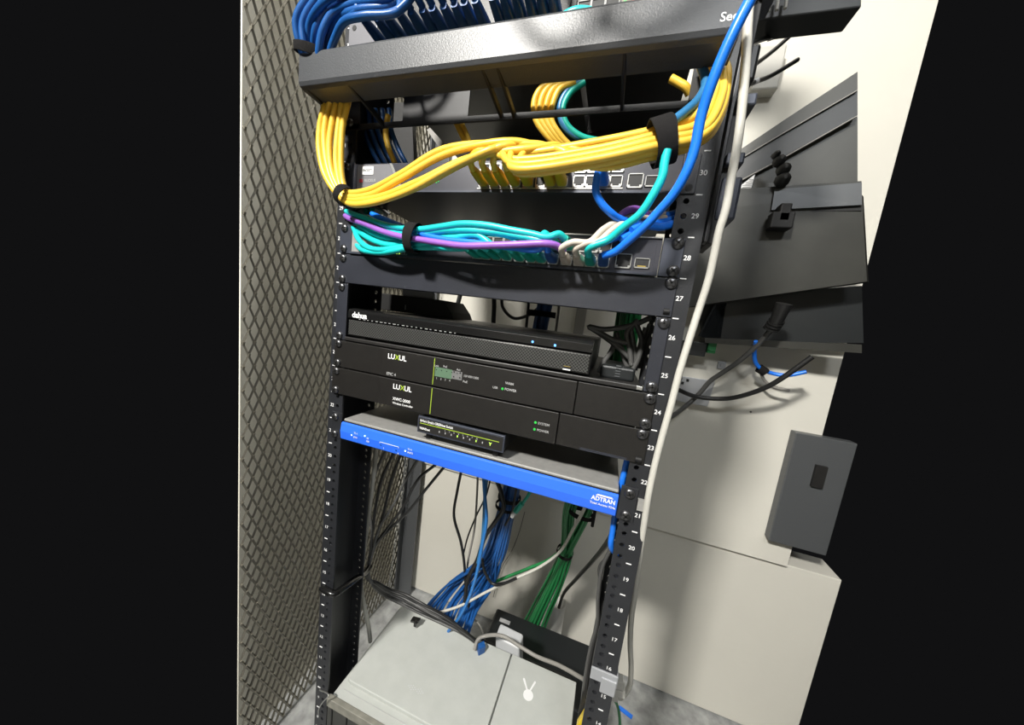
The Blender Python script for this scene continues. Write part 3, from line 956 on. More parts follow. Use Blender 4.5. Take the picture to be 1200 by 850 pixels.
# teal loose cord
o = cable('patch_cable', 'single teal patch cord sweeping down from the strap to the lower switch', 'cable',
          [(782, 176, -.075), (778.5, 192, -.074), (776, 207, -.073), (765, 229, -.070), (750, 251, -.064), (731, 266, -.056), (713, 281, -.048), Vector((.3835, -.046, U(1.62))), Vector((.3833, -.036, U(1.74)))], .0040, 'teal')
boot(o, (.3833, -.002, U(1.74)), 'tealboot')
cable('patch_cable', 'steel blue cord curving up from the strap behind the yellow cords', 'cable', [(776, 150, -.070), (787, 143, -.062), (803, 131, -.056), (817, 118, -.05), (826, 103, -.045), (826, 90, -.04), (822, 78, -.03)], .0042, 'steel')
# beige pair, purple hump
for i, q in enumerate([[(690, 284), (707, 269), (725, 259), (742, 254), (760, 251), (778, 250)], [(700, 284), (716, 271), (731, 261), (746, 256), (762, 256), (780, 256)]]):
    b = Vector((P2[8 + i], -.002, U(1.74)))
    e = b + Vector((0, -.032, 0))
    pts = [e, e + Vector((0, -.010, .004)), e + Vector((.012, -.014, .010))] + [at(x, y, -.046 + .011 * j) for j, (x, y) in enumerate(q)]
    o = cable('patch_cable', ['left', 'right'][i] + ' one of the two beige patch cords in the lower switch', 'cable', pts, .0036, 'beige', 'beige patch cords')
    boot(o, b, 'beige', length=.030)
cable('patch_cable', 'purple cord humping over the beige pair at right', 'cable', [(722, 262, -.02), (727, 253, -.022), (738, 246, -.02), (749, 246, -.012), (762, 254, .0)], .0038, 'purple')

# teal bundle
G2 = 'teal patch cords of the lower switch'
TL = [
    [(404, 247, .01), (410.7, 250, -.006), (427.6, 255.7, -.02), (450.6, 263.4, -.03), (475.5, 268, -.034), (492.8, 269, -.036), (515.8, 266, -.040), (542.6, 262.5, -.044), (571.4, 264.4, -.046), (600, 270, -.046), (622, 274, -.046), (642, 278, -.045)],
    [(403, 252, .015), (409, 254, .0), (426, 261, -.016), (450, 270, -.026), (476, 273.5, -.031), (493, 273, -.033), (523, 270, -.038), (552, 270, -.042), (586, 273, -.043), (615, 278, -.044), (635, 281, -.044)],
    [(410, 260, .012), (415, 268, .0), (420, 280, -.012), (431, 290, -.022), (448, 293, -.028), (475, 289, -.030), (500, 284, -.032), (530, 279, -.036), (560, 276, -.040), (580, 284, -.038)],
    [(412, 262, .012), (421.8, 272, -.004), (437, 281.6, -.016), (456, 287, -.024), (480, 284, -.028), (505, 279, -.031), (535, 275, -.034), (565, 279, -.036), (572, 286, -.036)],
    [(412, 276, .012), (419, 288, .0), (427.5, 294, -.018), (446.7, 296, -.026), (462, 294, -.030), (481, 290.5, -.030), (505, 290, -.028), (530, 291, -.026), (545, 292, -.026)],
    [(411, 262, .014), (428, 269, -.006), (447, 277, -.018), (477, 285, -.025), (497, 289, -.026), (523, 291, -.027), (543, 291, -.028)],
    [(410, 262, .016), (432, 272, -.002), (452, 281, -.014), (478, 287, -.022), (500, 286, -.026), (530, 284, -.030), (560, 285, -.033), (590, 290, -.034)],
    [(408, 257, .016), (430, 265, .0), (452, 273, -.012), (476, 278, -.022), (495, 281, -.027), (525, 277, -.034), (560, 273, -.038), (600, 278, -.038), (612, 286, -.036)],
]
row = [(0, 1.74), (1, 1.74), (2, 1.74), (3, 1.74), (4, 1.74), (5, 1.74), (6, 1.74)]
tgt = [(8, 1.36), (7, 1.36), (3, 1.74), (2, 1.74), (0, 1.74), (1, 1.74), (4, 1.74), (5, 1.74)]
for i, q in enumerate(TL):
    pi, kk = tgt[i]
    b = Vector((P2[pi], -.002, U(kk)))
    e = b + Vector((0, -.032, 0))
    q2 = [p_ for p_ in q]
    pts = [at(*p_) for p_ in q2]
    while len(pts) > 3 and (pts[-1] - e).length < .012:
        pts.pop()
    pts += [e + Vector((-.006, -.006, .003)), e]
    o = cable('patch_cable', 'teal patch cord of the left strapped bundle, its plug %s' % (['ninth in the upper row', 'eighth in the upper row', 'fourth in the lower row', 'third in the lower row', 'first in the lower row', 'second in the lower row', 'fifth in the lower row', 'sixth in the lower row'][i]),
              'cable', pts, .0040, 'teal', G2)
    boot(o, b, 'tealboot')
o = cable('patch_cable', 'seventh teal plug of the lower row with its cord tucked into the bundle', 'cable', [Vector((P2[6], -.034, U(1.74))), Vector((P2[6] - .008, -.040, U(1.70))), (595, 291, -.036), (565, 289, -.03), (535, 288, -.026)], .0036, 'tealboot', G2)
boot(o, (P2[6], -.002, U(1.74)), 'tealboot')
cable('patch_cable', 'long purple patch cord along the teal bundle', 'cable',
      [(403, 251, .012), (409, 256, -.008), (427.5, 262.5, -.024), (450.5, 272, -.033), (475.5, 278.5, -.038), (492.7, 281, -.040), (515.7, 284.7, -.044), (542.6, 288, -.048), (581, 287.5, -.050), (610, 286.5, -.050), (640, 285.5, -.050), (652, 288, -.044), (660, 294, -.030)],
      .0040, 'purple')
o = cable('patch_cable', 'blue patch cord running just under the long purple one', 'cable',
          [(436, 251, .0), (450, 257, -.014), (470, 265, -.026), (496.5, 275, -.034), (523, 281, -.038), (560, 285, -.042), (600, 290, -.044), (630, 292.5, -.045), Vector((P2[7] - .002, -.044, U(1.58))), Vector((P2[7], -.036, U(1.70)))], .0038, 'blue')
boot(o, (P2[7], -.002, U(1.74)), 'dblue')
# clutter of plugs in the gap behind the left end of the teal bundle
for i, (x, y) in enumerate([(424, 247), (431, 249), (437, 252), (441, 247), (446, 250)]):
    c = at(x, y, .03)
    mb = MB()
    mb.obox(c, Vector((.009, 0, -.003)), Vector((0, .004, 0)), Vector((.001, 0, .004)))
    mb.box(c.x + .006, c.x + .012, c.y - .002, c.y + .002, c.z - .006, c.z + .001)
    tag(obj('spare_plug', mb, 'tealboot' if i % 2 else 'ltgrey', bevel=.001), 'spare network plug tucked in the gap above the teal bundle', 'plug', 'spare plugs above the teal bundle')
cable('cable_loop', 'thin dark loop of cable over the spare plugs at the left rail', 'cable', [(414, 252, .02), (420, 245, .02), (434, 242.5, .02), (448, 245, .02), (457, 251, .02)], .0016, 'dgreycab')


# velcro straps
def strap(label, c, axis, ra, rb, width, group=None, thick=.0016, rot=0.0, tail=None):
    """elliptic band around a bundle that runs along axis"""
    ax = Vector(axis).normalized()
    u = Vector((0, 1, 0))
    u = (u - ax * u.dot(ax)).normalized()
    v = ax.cross(u)
    u, v = u * math.cos(rot) + v * math.sin(rot), -u * math.sin(rot) + v * math.cos(rot)
    n = 28
    mb = MB()
    vs = []
    for k in range(n):
        a = 2 * math.pi * k / n
        w_ = width * (1 + .08 * math.sin(3 * a))
        for (s, t) in ((-1, 0), (1, 0), (1, thick), (-1, thick)):
            vs.append(Vector(c) + u * ((ra + t) * math.cos(a)) + v * ((rb + t) * math.sin(a)) + ax * (s * w_ / 2))
    fs = []
    for k in range(n):
        k2 = (k + 1) % n
        for q in range(4):
            q2 = (q + 1) % 4
            fs.append((k * 4 + q, k * 4 + q2, k2 * 4 + q2, k2 * 4 + q))
    mb.add(vs, fs, True)
    if tail:
        t0, t1 = Vector(tail[0]), Vector(tail[1])
        mb.obox((t0 + t1) / 2, (t1 - t0) / 2, ax * (width / 2 * .9), (t1 - t0).cross(ax).normalized() * .0008)
    o = obj('cable_strap', mb, 'velcro', bevel=.0004)
    return tag(o, label, 'cable tie', group)


c = at(775, 166, -.064)
a1, a2 = at(760, 168, -.064), at(800, 156, -.06)
strap('black hook-and-loop strap round the yellow bundle at right', c, a2 - a1, .0165, .0195, .018)
c = at(485, 279, -.034)
strap('black hook-and-loop strap round the teal and purple bundle', c, at(500, 281, -.034) - at(470, 276, -.034), .0145, .0178, .0135, tail=(at(490, 268, -.03), at(525, 262, .0)))
c = at(403, 229, -.037)
strap('dark strap holding the yellow cords against the left rail', c, at(412, 234, -.036) - at(398, 222, -.037), .012, .012, .010)

# ---- deep blue cords of the top patch panel
G3 = 'deep blue patch cords at the top'
S_OUT = [(440, -40), (392, -25), (362, -3), (347, 24), (351, 52), (362, 84), (372, 112)]
S_IN = [(468, 12), (425, 19), (404, 25), (393, 44), (385, 68), (380, 92), (384, 112)]
S_Y = [-.066, -.072, -.070, -.064, -.056, -.046, -.034]


def fan(i, x):
    """stations of cord i in the bundle that turns down behind the cover's left end"""
    u = ((i * 3) % 7) / 6.0
    v = (i % 3) - 1
    st = 0 if x > .085 else 1
    out = []
    for k in range(st, 7):
        p = (S_OUT[k][0] + (S_IN[k][0] - S_OUT[k][0]) * u, S_OUT[k][1] + (S_IN[k][1] - S_OUT[k][1]) * u)
        out.append(at(p[0], p[1], S_Y[k] + v * .0075 + .004 * math.sin(k * 1.3 + i)))
    return out


bx = [.0677, .0866, .1011, .1192, .1352, .1510, .1642, .1790, .1929, .2054, .2188, .2395, .2522, .2657, .2799, .2929, .3055]
for i, x in enumerate(bx):
    b = Vector((x, -.006, U(-4.22)))
    e = b + Vector((0, -.036, .003))
    if i < 11:
        pts = [e, e + Vector((-.004, -.012, .006)), e + Vector((-.018, -.020, .014 + .002 * i))] + fan(i, x)
    else:
        pts = [e, e + Vector((-.002, -.012, .006)), e + Vector((-.004, -.018, .022)), e + Vector((-.012, -.016, .06)), e + Vector((-.05, -.012, .10))]
    o = cable('patch_cable', 'deep blue patch cord in the top patch panel, plug %s from the left' % ORD[i], 'cable', pts, .0042, 'dblue', G3)
    boot(o, b, 'dblue', wd=.0066, length=.038)
# upper row behind, mostly out of the frame
for i in range(11):
    x = .072 + i * .0148
    b = Vector((x, -.006, U(-4.75)))
    e = b + Vector((0, -.036, .002))
    pts = [e, e + Vector((-.006, -.014, .004)), e + Vector((-.03, -.022, .012))] + fan(i + 4, x)
    o = cable('patch_cable', 'deep blue patch cord in the upper jack row at the top edge', 'cable', pts, .0040, 'dblue', 'deep blue cords of the upper jack row')
cable('patch_cable', 'bit of teal cord arching above the manager cover', 'cable', [(650, 30, -.035), (660, 20, -.038), (676, 13, -.04), (694, 15, -.036), (705, 24, -.03)], .0042, 'teal')
KL = Vector((-.27, -1.62, 2.58))
for n_, q_ in enumerate([[(590, -20), (604, 8), (620, 38), (645, 54), (675, 50), (700, 34), (720, 15), (735, -10)], [(690, -15), (705, 22), (735, 38), (765, 38), (800, 22), (830, 0), (850, -25)]]):
    pts_ = []
    for p_ in q_:
        c_ = at(p_[0], p_[1], -.0705)
        pts_.append(c_ + (KL - c_).normalized() * .20)
    cable('network_cable', 'black cable looping just above the top edge of the photo, %s one' % ['left', 'right'][n_], 'cable', pts_, .0055, 'blackcab')
c = at(374, 66, -.058)
strap('black strap round the deep blue bundle at the top left', at(369, 62, -.056), at(374, 96, -.05) - at(372, 34, -.065), .021, .0225, .010)

# ================================================================== left / below / behind
# white cable on the right rail
wc = cable('network_cable', 'long off-white cable running down the outer side of the right rail', 'cable',
           [(884, -30, .0), (878, 5, -.03), (876, 30, -.036), (875, 55, -.036), (871, 110, -.034), (864, 170, -.030), (856, 213, -.026), (850, 247, -.022), (843, 270, -.018), (836, 303, -.012), (830, 329, -.008),
            (818, 366, -.004), (810, 391, -.004), (796, 437, -.004), (786, 476, -.004), (776.5, 510, -.004), (767, 547, -.004), (760, 581, -.004), (755, 614, .0), (751, 640, .006), (748, 662, .014), (744, 695, .03), (740, 722, .045), (738.5, 754, .06), (739.5, 785, .08), (737, 806, .09), (729, 817, .085), (720, 815, .07)], .0040, 'whitecab')
jk = MB()
for i, (x, y) in enumerate([(722, 798), (724, 808), (716, 812)]):
    c = at(x, y, .05)
    jk.obox(c, (.010, 0, .002), (0, .007, 0), (-.001, 0, .006))
tag(obj('cable_connector', jk, 'pvc', bevel=.001), 'small clear and white connectors behind the right rail near the floor', 'connector')
cable('network_cable', 'thin green cable hanging beside the lowest part of the right rail', 'cable', [(716, 815, .06), (723, 826, .07), (726, 840, .075), (726, 860, .08), (722, 880, .08)], .0022, 'green')
# silver clip on the rail
mb = MB()
mb.box(.4655, .4995, -.0030, .0, U(14.02), U(13.62))
mb.box(.480, .4995, -.0046, -.001, U(14.3), U(13.80))
mb.box(.4985, .5005, -.003, .03, U(14.02), U(13.62))
tag(obj('rail_clip', mb, 'plate', bevel=.0012), 'grey metal clip wrapped round the right rail below mark 16', 'clip')
tag(obj('rail_sticker', MB().box(.4838, .4925, -.0027, -.0001, U(8.32), U(7.98)), 'chassis'), 'small grey sticker on the right rail beside the blue gateway', 'sticker')

# blue bit beside the right rail
cable('network_cable', 'thick bright blue cable showing between the blue gateway and the right rail', 'cable', [(737, 530, .03), (731, 556, .03), (727, 575, .032), (721, 602, .032), (718, 622, .034), (716, 640, .036), (722, 650, .05)], .0040, 'blue')
# dark cables by the right rail
for i in range(4):
    cable('power_cable', '%s cord running down just inside the right rail' % ('black' if i % 2 else 'charcoal grey'), 'cable',
          [(715 + i, 645 + 2 * i, .045 + .01 * i), (706 - i, 665, .05 + .01 * i), (701 + i * 2, 700, .055 + .01 * i), (700 + i * 2, 730, .06), (692 + i * 3, 760, .07), (685 + i * 3.5, 800, .075), (680 + i * 4, 850, .08), (677 + i * 4, 880, .085)],
          .0030, 'blackcab' if i % 2 else 'dgreycab', 'black cords inside the right rail')
cable('power_cable', 'black cord slanting down from the right rail into the white pipe', 'cable', [(722, 618, .10), (712, 636, .16), (695, 657, .3), (676, 678, .42), (660, 697, .54), (655, 712, .58)], .0048, 'blackcab')

# white pipe stub at the wall
pm = MB()
pc = Vector((.384, .585, .0))
outr, inr, hp = .030, .026, .262
pm.lathe(pc, (0, 0, 1), [(outr, 0), (outr, hp), (inr, hp), (inr, hp - .05), (.001, hp - .052)], 28)
tag(obj('conduit_pipe', pm, 'pvc'), 'open grey-white conduit pipe standing against the back wall', 'pipe')

# black box (battery backup) behind
ub = thing('battery_backup', 'long black battery backup box lying behind the grey device', 'battery backup', (.37, .33, 0))
A, B = atz(576, 722, .30), atz(592, 708, .30)
x0u, x1u, y0u, y1u, zu = .215, .515, .27, .445, .30
obj('case', MB().box(x0u, x1u, y0u, y1u, .012, zu), 'cabdark', ub, bevel=.006, seg=3)
obj('side_strip', MB().box(x0u + .005, x1u - .005, y0u - .002, y0u, .06, .10), 'gloss', ub)
obj('label_plate', MB().box(.236, .268, .405, .417, zu, zu + .0008), 'dimwhite', ub, label='small grey label')
obj('foot', MB().box(x0u + .02, x1u - .02, y0u + .02, y1u - .02, 0, .012), 'socket', ub)

# plug adapter
ad = thing('power_adapter', 'light grey plug-in power adapter with a warning sticker behind the grey device', 'power adapter', at(596, 768, .235))
c = at(597, 760, .237)
ax = Vector((.030, -.002, .0)); az = Vector((-.004, 0, .034)); ay = Vector((0, .018, 0))
obj('body', MB().obox(c, ax, ay, az), 'ltgrey', ad, bevel=.005, seg=3)
obj('sticker', MB().obox(c + Vector((.0, -.0185, -.014)), ax * .72, Vector((0, .0004, 0)), az * .34), 'white', ad)
tcx = c + Vector((-.002, -.0192, -.012))
obj('warning_triangle', MB().prism([tcx + Vector((-.006, 0, -.005)), tcx + Vector((.006, 0, -.005)), tcx + Vector((0, 0, .006))], (0, .0006, 0)), 'red', ad)
obj('prong', MB().obox(c + Vector((0, 0, -.05)), (.012, 0, 0), (0, .008, 0), (0, 0, .02)), 'ltgrey', ad)
c = Vector((.315, .246, .30))
# power strip below the adapter so it is carried
ps = thing('power_strip', 'dark power strip partly hidden behind the grey device', 'power strip', (.33, .235, .36))
obj('body', MB().box(.22, .455, .215, .262, .365, .392), 'black', ps, bevel=.003)
obj('bracket', MB().box(.22, .455, .205, .215, .36, .385), 'black', ps)

# grey rack device at the bottom
gd = thing('grey_router', 'large light grey router with raised lid and white rabbit-shaped mark, lowest in the rack', 'router', (.245, .1, .36))
gx0, gx1, gy0, gy1, gz = .0285, .4645, .002, .205, .4460
obj('case', MB().box(gx0, gx1, gy0, gy1, .362, gz), 'greybox', gd, bevel=.002)
lid = MB()
rr_ = .010
poly = [(gx0 + .007 + rr_, .028), (.3195, .028), (.3195, gy1 - .002), (gx0 + .007, gy1 - .002), (gx0 + .007, .028 + rr_), (gx0 + .0085, .028 + rr_ * .4), (gx0 + .0115, .0295)]
lid.prism([(x, y, gz) for x, y in poly], (0, 0, .0085))
obj('raised_lid', lid, 'greybox', gd, bevel=.0016)
obj('right_cover', MB().box(.3225, gx1 - .001, .012, gy1 - .001, gz, gz + .0080), 'greybox', gd, bevel=.0012)
obj('lid_step', MB().box(gx0 + .012, .3195, .0172, .0180, gz, gz + .0006), 'dimwhite', gd)
obj('front_lip', MB().box(.0245, gx1, -.006, .003, .4300, .4475), 'greydark', gd, bevel=.001, label='brownish grey front lip')
fv = MB()
fv.box(.026, gx1, -.004, .002, .36, .430)
obj('front_bezel', fv, 'cab', gd)
sl = MB()
for i in range(12):
    x = .036 + i * .034
    sl.box(x, x + .0025, -.0052, -.0035, .362, .4285)
obj('bezel_ribs', sl, 'socket', gd)
# dotted bridge logo (rows of dots)
dt = MB()
lp = atz(488, 806, gz + .0086)
for i in range(9):
    h = [1, 2, 3, 2, 1, 2, 3, 2, 1][i]
    for j in range(h):
        cx_, cy_ = lp.x - .016 + i * .004, lp.y - .002 + (j - h / 2) * .0038
        dt.box(cx_, cx_ + .0016, cy_, cy_ + .0016, gz + .0084, gz + .0088)
obj('dotted_logo', dt, 'ltgrey', gd)
# rabbit-like mark
rbm = MB()
cc = atz(619, 815, gz + .0081)
n = 20
rad = .0100
rbm.prism([(cc.x + rad * math.cos(2 * math.pi * k / n), cc.y + rad * .98 * math.sin(2 * math.pi * k / n), gz + .0080) for k in range(n)], (0, 0, .0006))
for (p0, p1, hw) in (((614, 796), (618, 810), .0022), ((627, 800), (621, 810), .0022)):
    a_ = atz(*p0, gz + .008); b_ = atz(*p1, gz + .008)
    d_ = (b_ - a_).normalized(); s_ = Vector((-d_.y, d_.x, 0)) * hw
    rbm.prism([a_ - s_ * .9, a_ - d_ * .002, a_ + s_ * .9, b_ + s_ * .6, b_ - s_ * .6], (0, 0, .0007))
obj('rabbit_mark', rbm, 'white', gd, label='white round mark with two upright ears')
hd = MB()
hd.tube(spline([at(374.5, 809, -.004), at(385, 815, -.013), at(378.5, 823, -.016), at(373.8, 831, -.014), at(373.5, 840, -.005)]), .0011, 8)
obj('wire_handle', hd, 'silver', gd, label='thin silver wire handle')
# cables plugged into its back
cable('network_cable', 'light grey cable arching from the back of the grey device over to the right rail', 'cable',
      [(556, 762, .175), (560, 750, .185), (572, 745, .19), (590, 746, .19), (608, 757, .19), (628, 769, .185), (655, 780, .17), (680, 794, .15), (692, 802, .12)], .0036, 'greycab')
pl = MB().obox(at(564, 760, .18), (.005, .006, .0), (-.004, .005, 0), (0, 0, .009))
tag(obj('network_plug', pl, 'dblue', bevel=.001), 'blue network plug standing at the back edge of the grey device', 'plug')
cable('network_cable', 'blue cable dropping in front of the blue bundle to the grey device', 'cable',
      [(566, 548, .16), (568, 580, .16), (570, 610, .165), (565, 640, .17), (558, 675, .175), (548, 705, .18), (538, 724, .185), (527, 738, .19), (520, 748, .2)], .0036, 'midblue')

# ---- bundles behind
NB = 30
for i in range(NB):
    a = 2 * math.pi * i / NB * 2.4
    ru = .004 + .017 * ((i * 7) % NB) / NB
    ox, oy = ru * math.cos(a), ru * math.sin(a) * .8
    def q(px, py, Y, s=1.0, sy=1.0):
        return at(px, py, Y) + Vector((ox * s, oy * s * sy, 0))
    sp = 1 + i * .03
    t = (i % 11) / 10
    pts = [q(646, 318, .27, .8), q(638, 356, .27, .8), q(632, 385, .27, .8), q(614, 490, .27, .8), q(597, 580, .28, 1.1), q(591, 604, .28, 1.15), q(577, 650, .30, 1.6),
           at(575 - 50 * t, 680 + 8 * t, .32) + Vector((ox, oy, 0)) * 1.2, at(556 - 56 * t, 712 + 6 * t, .30) + Vector((ox, oy, 0)), at(548 - 60 * t, 745, .27)]
    cable('network_cable', 'blue network cable in the thick bundle hanging behind the rack', 'cable', pts, .0034, 'dblue', 'blue cables of the hanging bundle', n=8)
NG = 18
for i in range(NG):
    a = 2 * math.pi * i / NG * 2.4
    ru = .006 + .018 * ((i * 5) % NG) / NG
    ox, oy = ru * math.cos(a), ru * math.sin(a) * .8
    two = -1 if i % 2 else 1
    def q(px, py, Y, s=1.0):
        return at(px, py, Y) + Vector((ox * s, oy * s, 0))
    pts = [q(742, 330, .25), q(735, 372, .25), q(727, 420, .25), q(705, 520, .27), at(679 + two * 11, 592, .30) + Vector((ox, oy, 0)) * .6, q(663, 646, .35, .72), q(650, 680, .40, 1.0), q(630, 722, .46, 1.4), q(618, 752, .50, 1.8), q(612, 790, .52, 1.8)]
    cable('network_cable', 'green network cable in the bundle hanging behind the rack', 'cable', pts, .0036, 'green', 'green cables of the hanging bundle', n=8)
Gt = 'black ties round the blue bundle'
strap('upper black tie round the blue bundle, seen above the recorder', at(634, 368, .27), (0, 0, 1), .027, .030, .012)
strap('black tie round the blue bundle just under the blue gateway', at(597, 583, .28), (0.05, 0, 1), .023, .026, .010)
strap('second black tie round the blue bundle under the gateway, lower of the pair', at(594, 593, .28), (0.05, 0, 1), .024, .026, .008)
strap('black tie round the middle of the green bundle', at(662, 647, .35), (.15, -.3, 1), .0185, .0195, .010)
strap('black tie round the green bundle right under the blue gateway', at(681, 602, .30), (.1, 0, 1), .018, .027, .010)
cable('tie_tail', 'loose black tail of the tie below the right end of the blue gateway', 'cable tie', [(698, 595, .28), (696, 606, .28), (694, 617, .28)], .0036, 'velcro')
# white + dark cables crossing at the bottom
cable('network_cable', 'off-white cable rising from lower left across the green bundle to the blue gateway', 'cable',
      [(496, 722, .22), (515, 718, .235), (540, 710, .25), (570, 694, .27), (600, 680, .285), (632, 665, .30), (655, 648, .30), (672, 620, .26), (684, 598, .22), (692, 578, .18)], .0033, 'whitecab')
cable('network_cable', 'dark green cable beside the rising off-white cable', 'cable', [(556, 692, .33), (585, 680, .34), (620, 666, .35), (645, 655, .35), (660, 640, .35), (668, 615, .33)], .0040, 'green')
# green plug hanging
o = cable('patch_cable', 'green cord with a dangling plug under the blue gateway', 'cable', [(626, 560, .14), (621, 577, .14), (614, 588, .14), (606, 597, .14)], .0032, 'tealboot')
obj('plug_boot', MB().tube([at(612, 590, .14), at(604, 600, .14)], .0052, 8), 'tealboot', o)
obj('clear_plug', MB().tube([at(604, 600, .14), at(600, 606, .14)], .0042, 6), 'ltgrey', o)

# black cables left
bl = [[(452, 528), (440, 555), (433, 590), (436, 625), (434, 650), (432, 672)],
      [(462, 530), (448, 560), (440, 595), (436, 630), (433, 655), (431, 675)],
      [(470, 532), (458, 565), (450, 600), (440, 635), (434, 658), (430, 676)],
      [(490, 538), (474, 565), (462, 590), (445, 618), (437, 645), (431, 675)],
      [(510, 545), (490, 562), (472, 595), (452, 622), (438, 642), (430, 678)],
      [(520, 548), (498, 575), (478, 600), (455, 622), (440, 640), (432, 680)]]
for i, q_ in enumerate(bl):
    Y0 = .12
    tail = [(437 + i * .6, 686 - i * .8, .13), (450 + i, 698 - i * 1.6, .15), (470 + i, 708 - i * 2.2, .16 + .004 * (i % 2)), (492 + i, 719 - i * 2.0, .17 - .005 * (i % 2)), (518 + i, 731 - i * 1.6, .175 + .004 * (i % 2)), (542, 743 - i, .18), (558, 754 - i * .6, .19)]
    cable('power_cable', 'black cord fanning out behind the left rail, %s from the left at the top' % ORD[i], 'cable', [(x, y, Y0 + .004 * (i % 3)) for x, y in q_] + tail, .0029, 'blackcab' if i % 3 else 'dgreycab', 'black cords fanning behind the left rail')
cable('network_cable', 'off-white cable hanging down behind the left rail', 'cable', [(441, 520, .10), (439, 548, .10), (435, 580, .10), (430, 618, .10), (425, 655, .10), (423, 684, .10), (427, 712, .105), (432, 735, .115), (434, 752, .12)], .0044, 'whitecab')
# strap from the rail to the black cords
mb = MB()
mb.tube(spline([at(379, 696, .012), at(378.5, 689.5, -.003), at(384, 693, -.006), at(392, 696, -.004), at(400, 691, .01), at(415, 680, .05), at(428, 671, .10), at(433, 664, .12)]), .0068, 10, flat=.8)
tag(obj('cable_tie', mb, 'gloss'), 'shiny black tie strap looped round the left rail', 'cable tie')
# thin cables in the middle
mid = [('blackcab', .0036, [(541, 550), (536, 575), (532, 605), (540, 635), (544, 660), (546, 690), (550, 715)], .30, 'curved black cord hanging left of the blue bundle, under the gateway'),
       ('greycab', .0028, [(560, 552), (559, 580), (556, 620), (550, 650), (545, 680)], .32, 'thin grey-brown cord hanging beside the curved black one'),
       ('blackcab', .0022, [(575, 560), (570, 580), (558, 605), (548, 630), (543, 650)], .33, 'thin black wire slanting left of the blue bundle'),
       ('blackcab', .0050, [(582, 562), (588, 580), (590, 596), (580, 612), (568, 630), (560, 655), (548, 680), (545, 705)], .245, 'thick black cord wrapped along the blue bundle'),
       ('steel', .0038, [(571, 556), (568, 585), (567, 610), (565, 635), (560, 660)], .235, 'slate blue cord hanging left of the blue bundle'),
       ('blackcab', .0026, [(606, 565), (603, 585), (600, 600), (592, 616)], .25, 'short black wire at the right edge of the blue bundle'),
       ('dgreycab', .0012, [(615, 600), (608, 625), (600, 645), (588, 665), (582, 685), (578, 700)], .648, 'hair-thin dark wire on the wall right of the blue bundle'),
       ('blackcab', .0034, [(565, 655), (568, 670), (577, 684), (590, 684), (605, 678)], .27, 'black cord crossing the lower part of the blue bundle'),
       ('greycab', .0022, [(548, 722), (560, 730), (567, 745), (568, 760)], .30, 'thin grey wire looping behind the grey device'),
       ('dgreycab', .0034, [(500, 718), (520, 728), (545, 742), (565, 755), (590, 765)], .24, 'charcoal cord lying along the back of the grey device')]
for m_, r_, q_, Y, lab in mid:
    cable('cable', lab, 'cable', [(x, y, Y) for x, y in q_], r_, m_)
# dark clips on the grey device
tag(obj('black_clip', MB().obox(at(487, 727, .17), (.010, 0, .002), (0, .006, 0), (0, 0, .003)).obox(at(487, 731, .165), (.003, 0, 0), (0, .004, 0), (0, 0, .006)), 'gloss', bevel=.001), 'small black clip at the back left of the grey device', 'clip')

# ---- things seen through the recorder opening
dark = thing('equipment_box', 'black box resting on the left end of the recorder inside the opening', 'equipment box', (.04, .17, zt))
bz = zt
bq = [at(519, 352, .125), at(528, 366, .125), at(534, 380, .125)]
obj('case', MB().prism([Vector((-.03, .125, bz)), Vector((-.03, .125, bq[0].z)), bq[0], bq[1], Vector((bq[1].x + .006, .125, bz))], (0, .085, 0)), 'socket', dark, bevel=.001)
obj('top_strip', MB().prism([at(472, 338, .14), at(506, 341, .14), at(507, 352, .14), at(472, 350, .14)], (0, .01, 0)), 'plate', dark, label='bright metal strip along the top')
lt = at(475, 360, .124)
obj('bright_latch', MB().box(lt.x - .0006, lt.x + .0006, .1235, .126, lt.z - .005, lt.z + .004), 'ltgrey', dark)
# added dark panels that keep the opening behind the cable manager dark
ty = thing('rear_dark_backing', 'added black panels that darken the opening behind the cable manager', 'dark backing', (.28, .2, U(-4)))
obj('underside', MB().box(.030, .50, .21, .43, 1.523, 1.56), 'black', ty)
obj('front_underside', MB().box(.030, .322, .012, .21, 1.523, 1.56), 'cab', ty)
obj('hanging_panel', MB().box(.105, .50, .30, .312, 1.385, 1.523), 'cabdark', ty, bevel=.002)
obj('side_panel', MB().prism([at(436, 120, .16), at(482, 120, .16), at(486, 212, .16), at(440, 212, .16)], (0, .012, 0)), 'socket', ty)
obj('grey_bracket', MB().prism([at(507, 148, .22), at(523, 162, .22), at(515, 174, .22), at(500, 152, .22)], (0, .006, 0)), 'greycab', ty)
obj('grey_plate', MB().prism([at(700, 108, .28), at(748, 96, .28), at(756, 104, .28), at(724, 118, .28), at(697, 124, .28)], (0, .01, 0)), 'greycab', ty)
obj('grey_plate', MB().prism([at(738, 138, .28), at(766, 133, .28), at(764, 137, .28), at(738, 144, .28)], (0, .01, 0)), 'greycab', ty)
loops = [
         ([(540, 342), (537, 355), (534, 370), (527, 378)], .0065, 'thick black cord descending in the opening, left'),
         ([(579, 345), (579, 360), (578, 380)], .0065, 'straight black cord descending in the middle of the opening'),
         ([(588, 350), (590, 362), (602, 373), (618, 370), (632, 360), (642, 345)], .0045, 'black cord drooping in a curve over the recorder'),
         ([(620, 345), (619, 360), (616, 390)], .0040, 'straight black cord left of the blue bundle'),
         ([(656, 350), (654, 368), (651, 390)], .0035, 'grey cord right of the blue bundle')]
for q_, r_, lab in loops:
    cable('cable', lab, 'cable', [at(q_[0][0] + 4, q_[0][1], .42) + Vector((0, 0, .27))] + [(x, y, .42 if 'right of the blue' not in lab else .42) for x, y in q_], r_, 'greycab' if 'grey' in lab else 'blackcab')
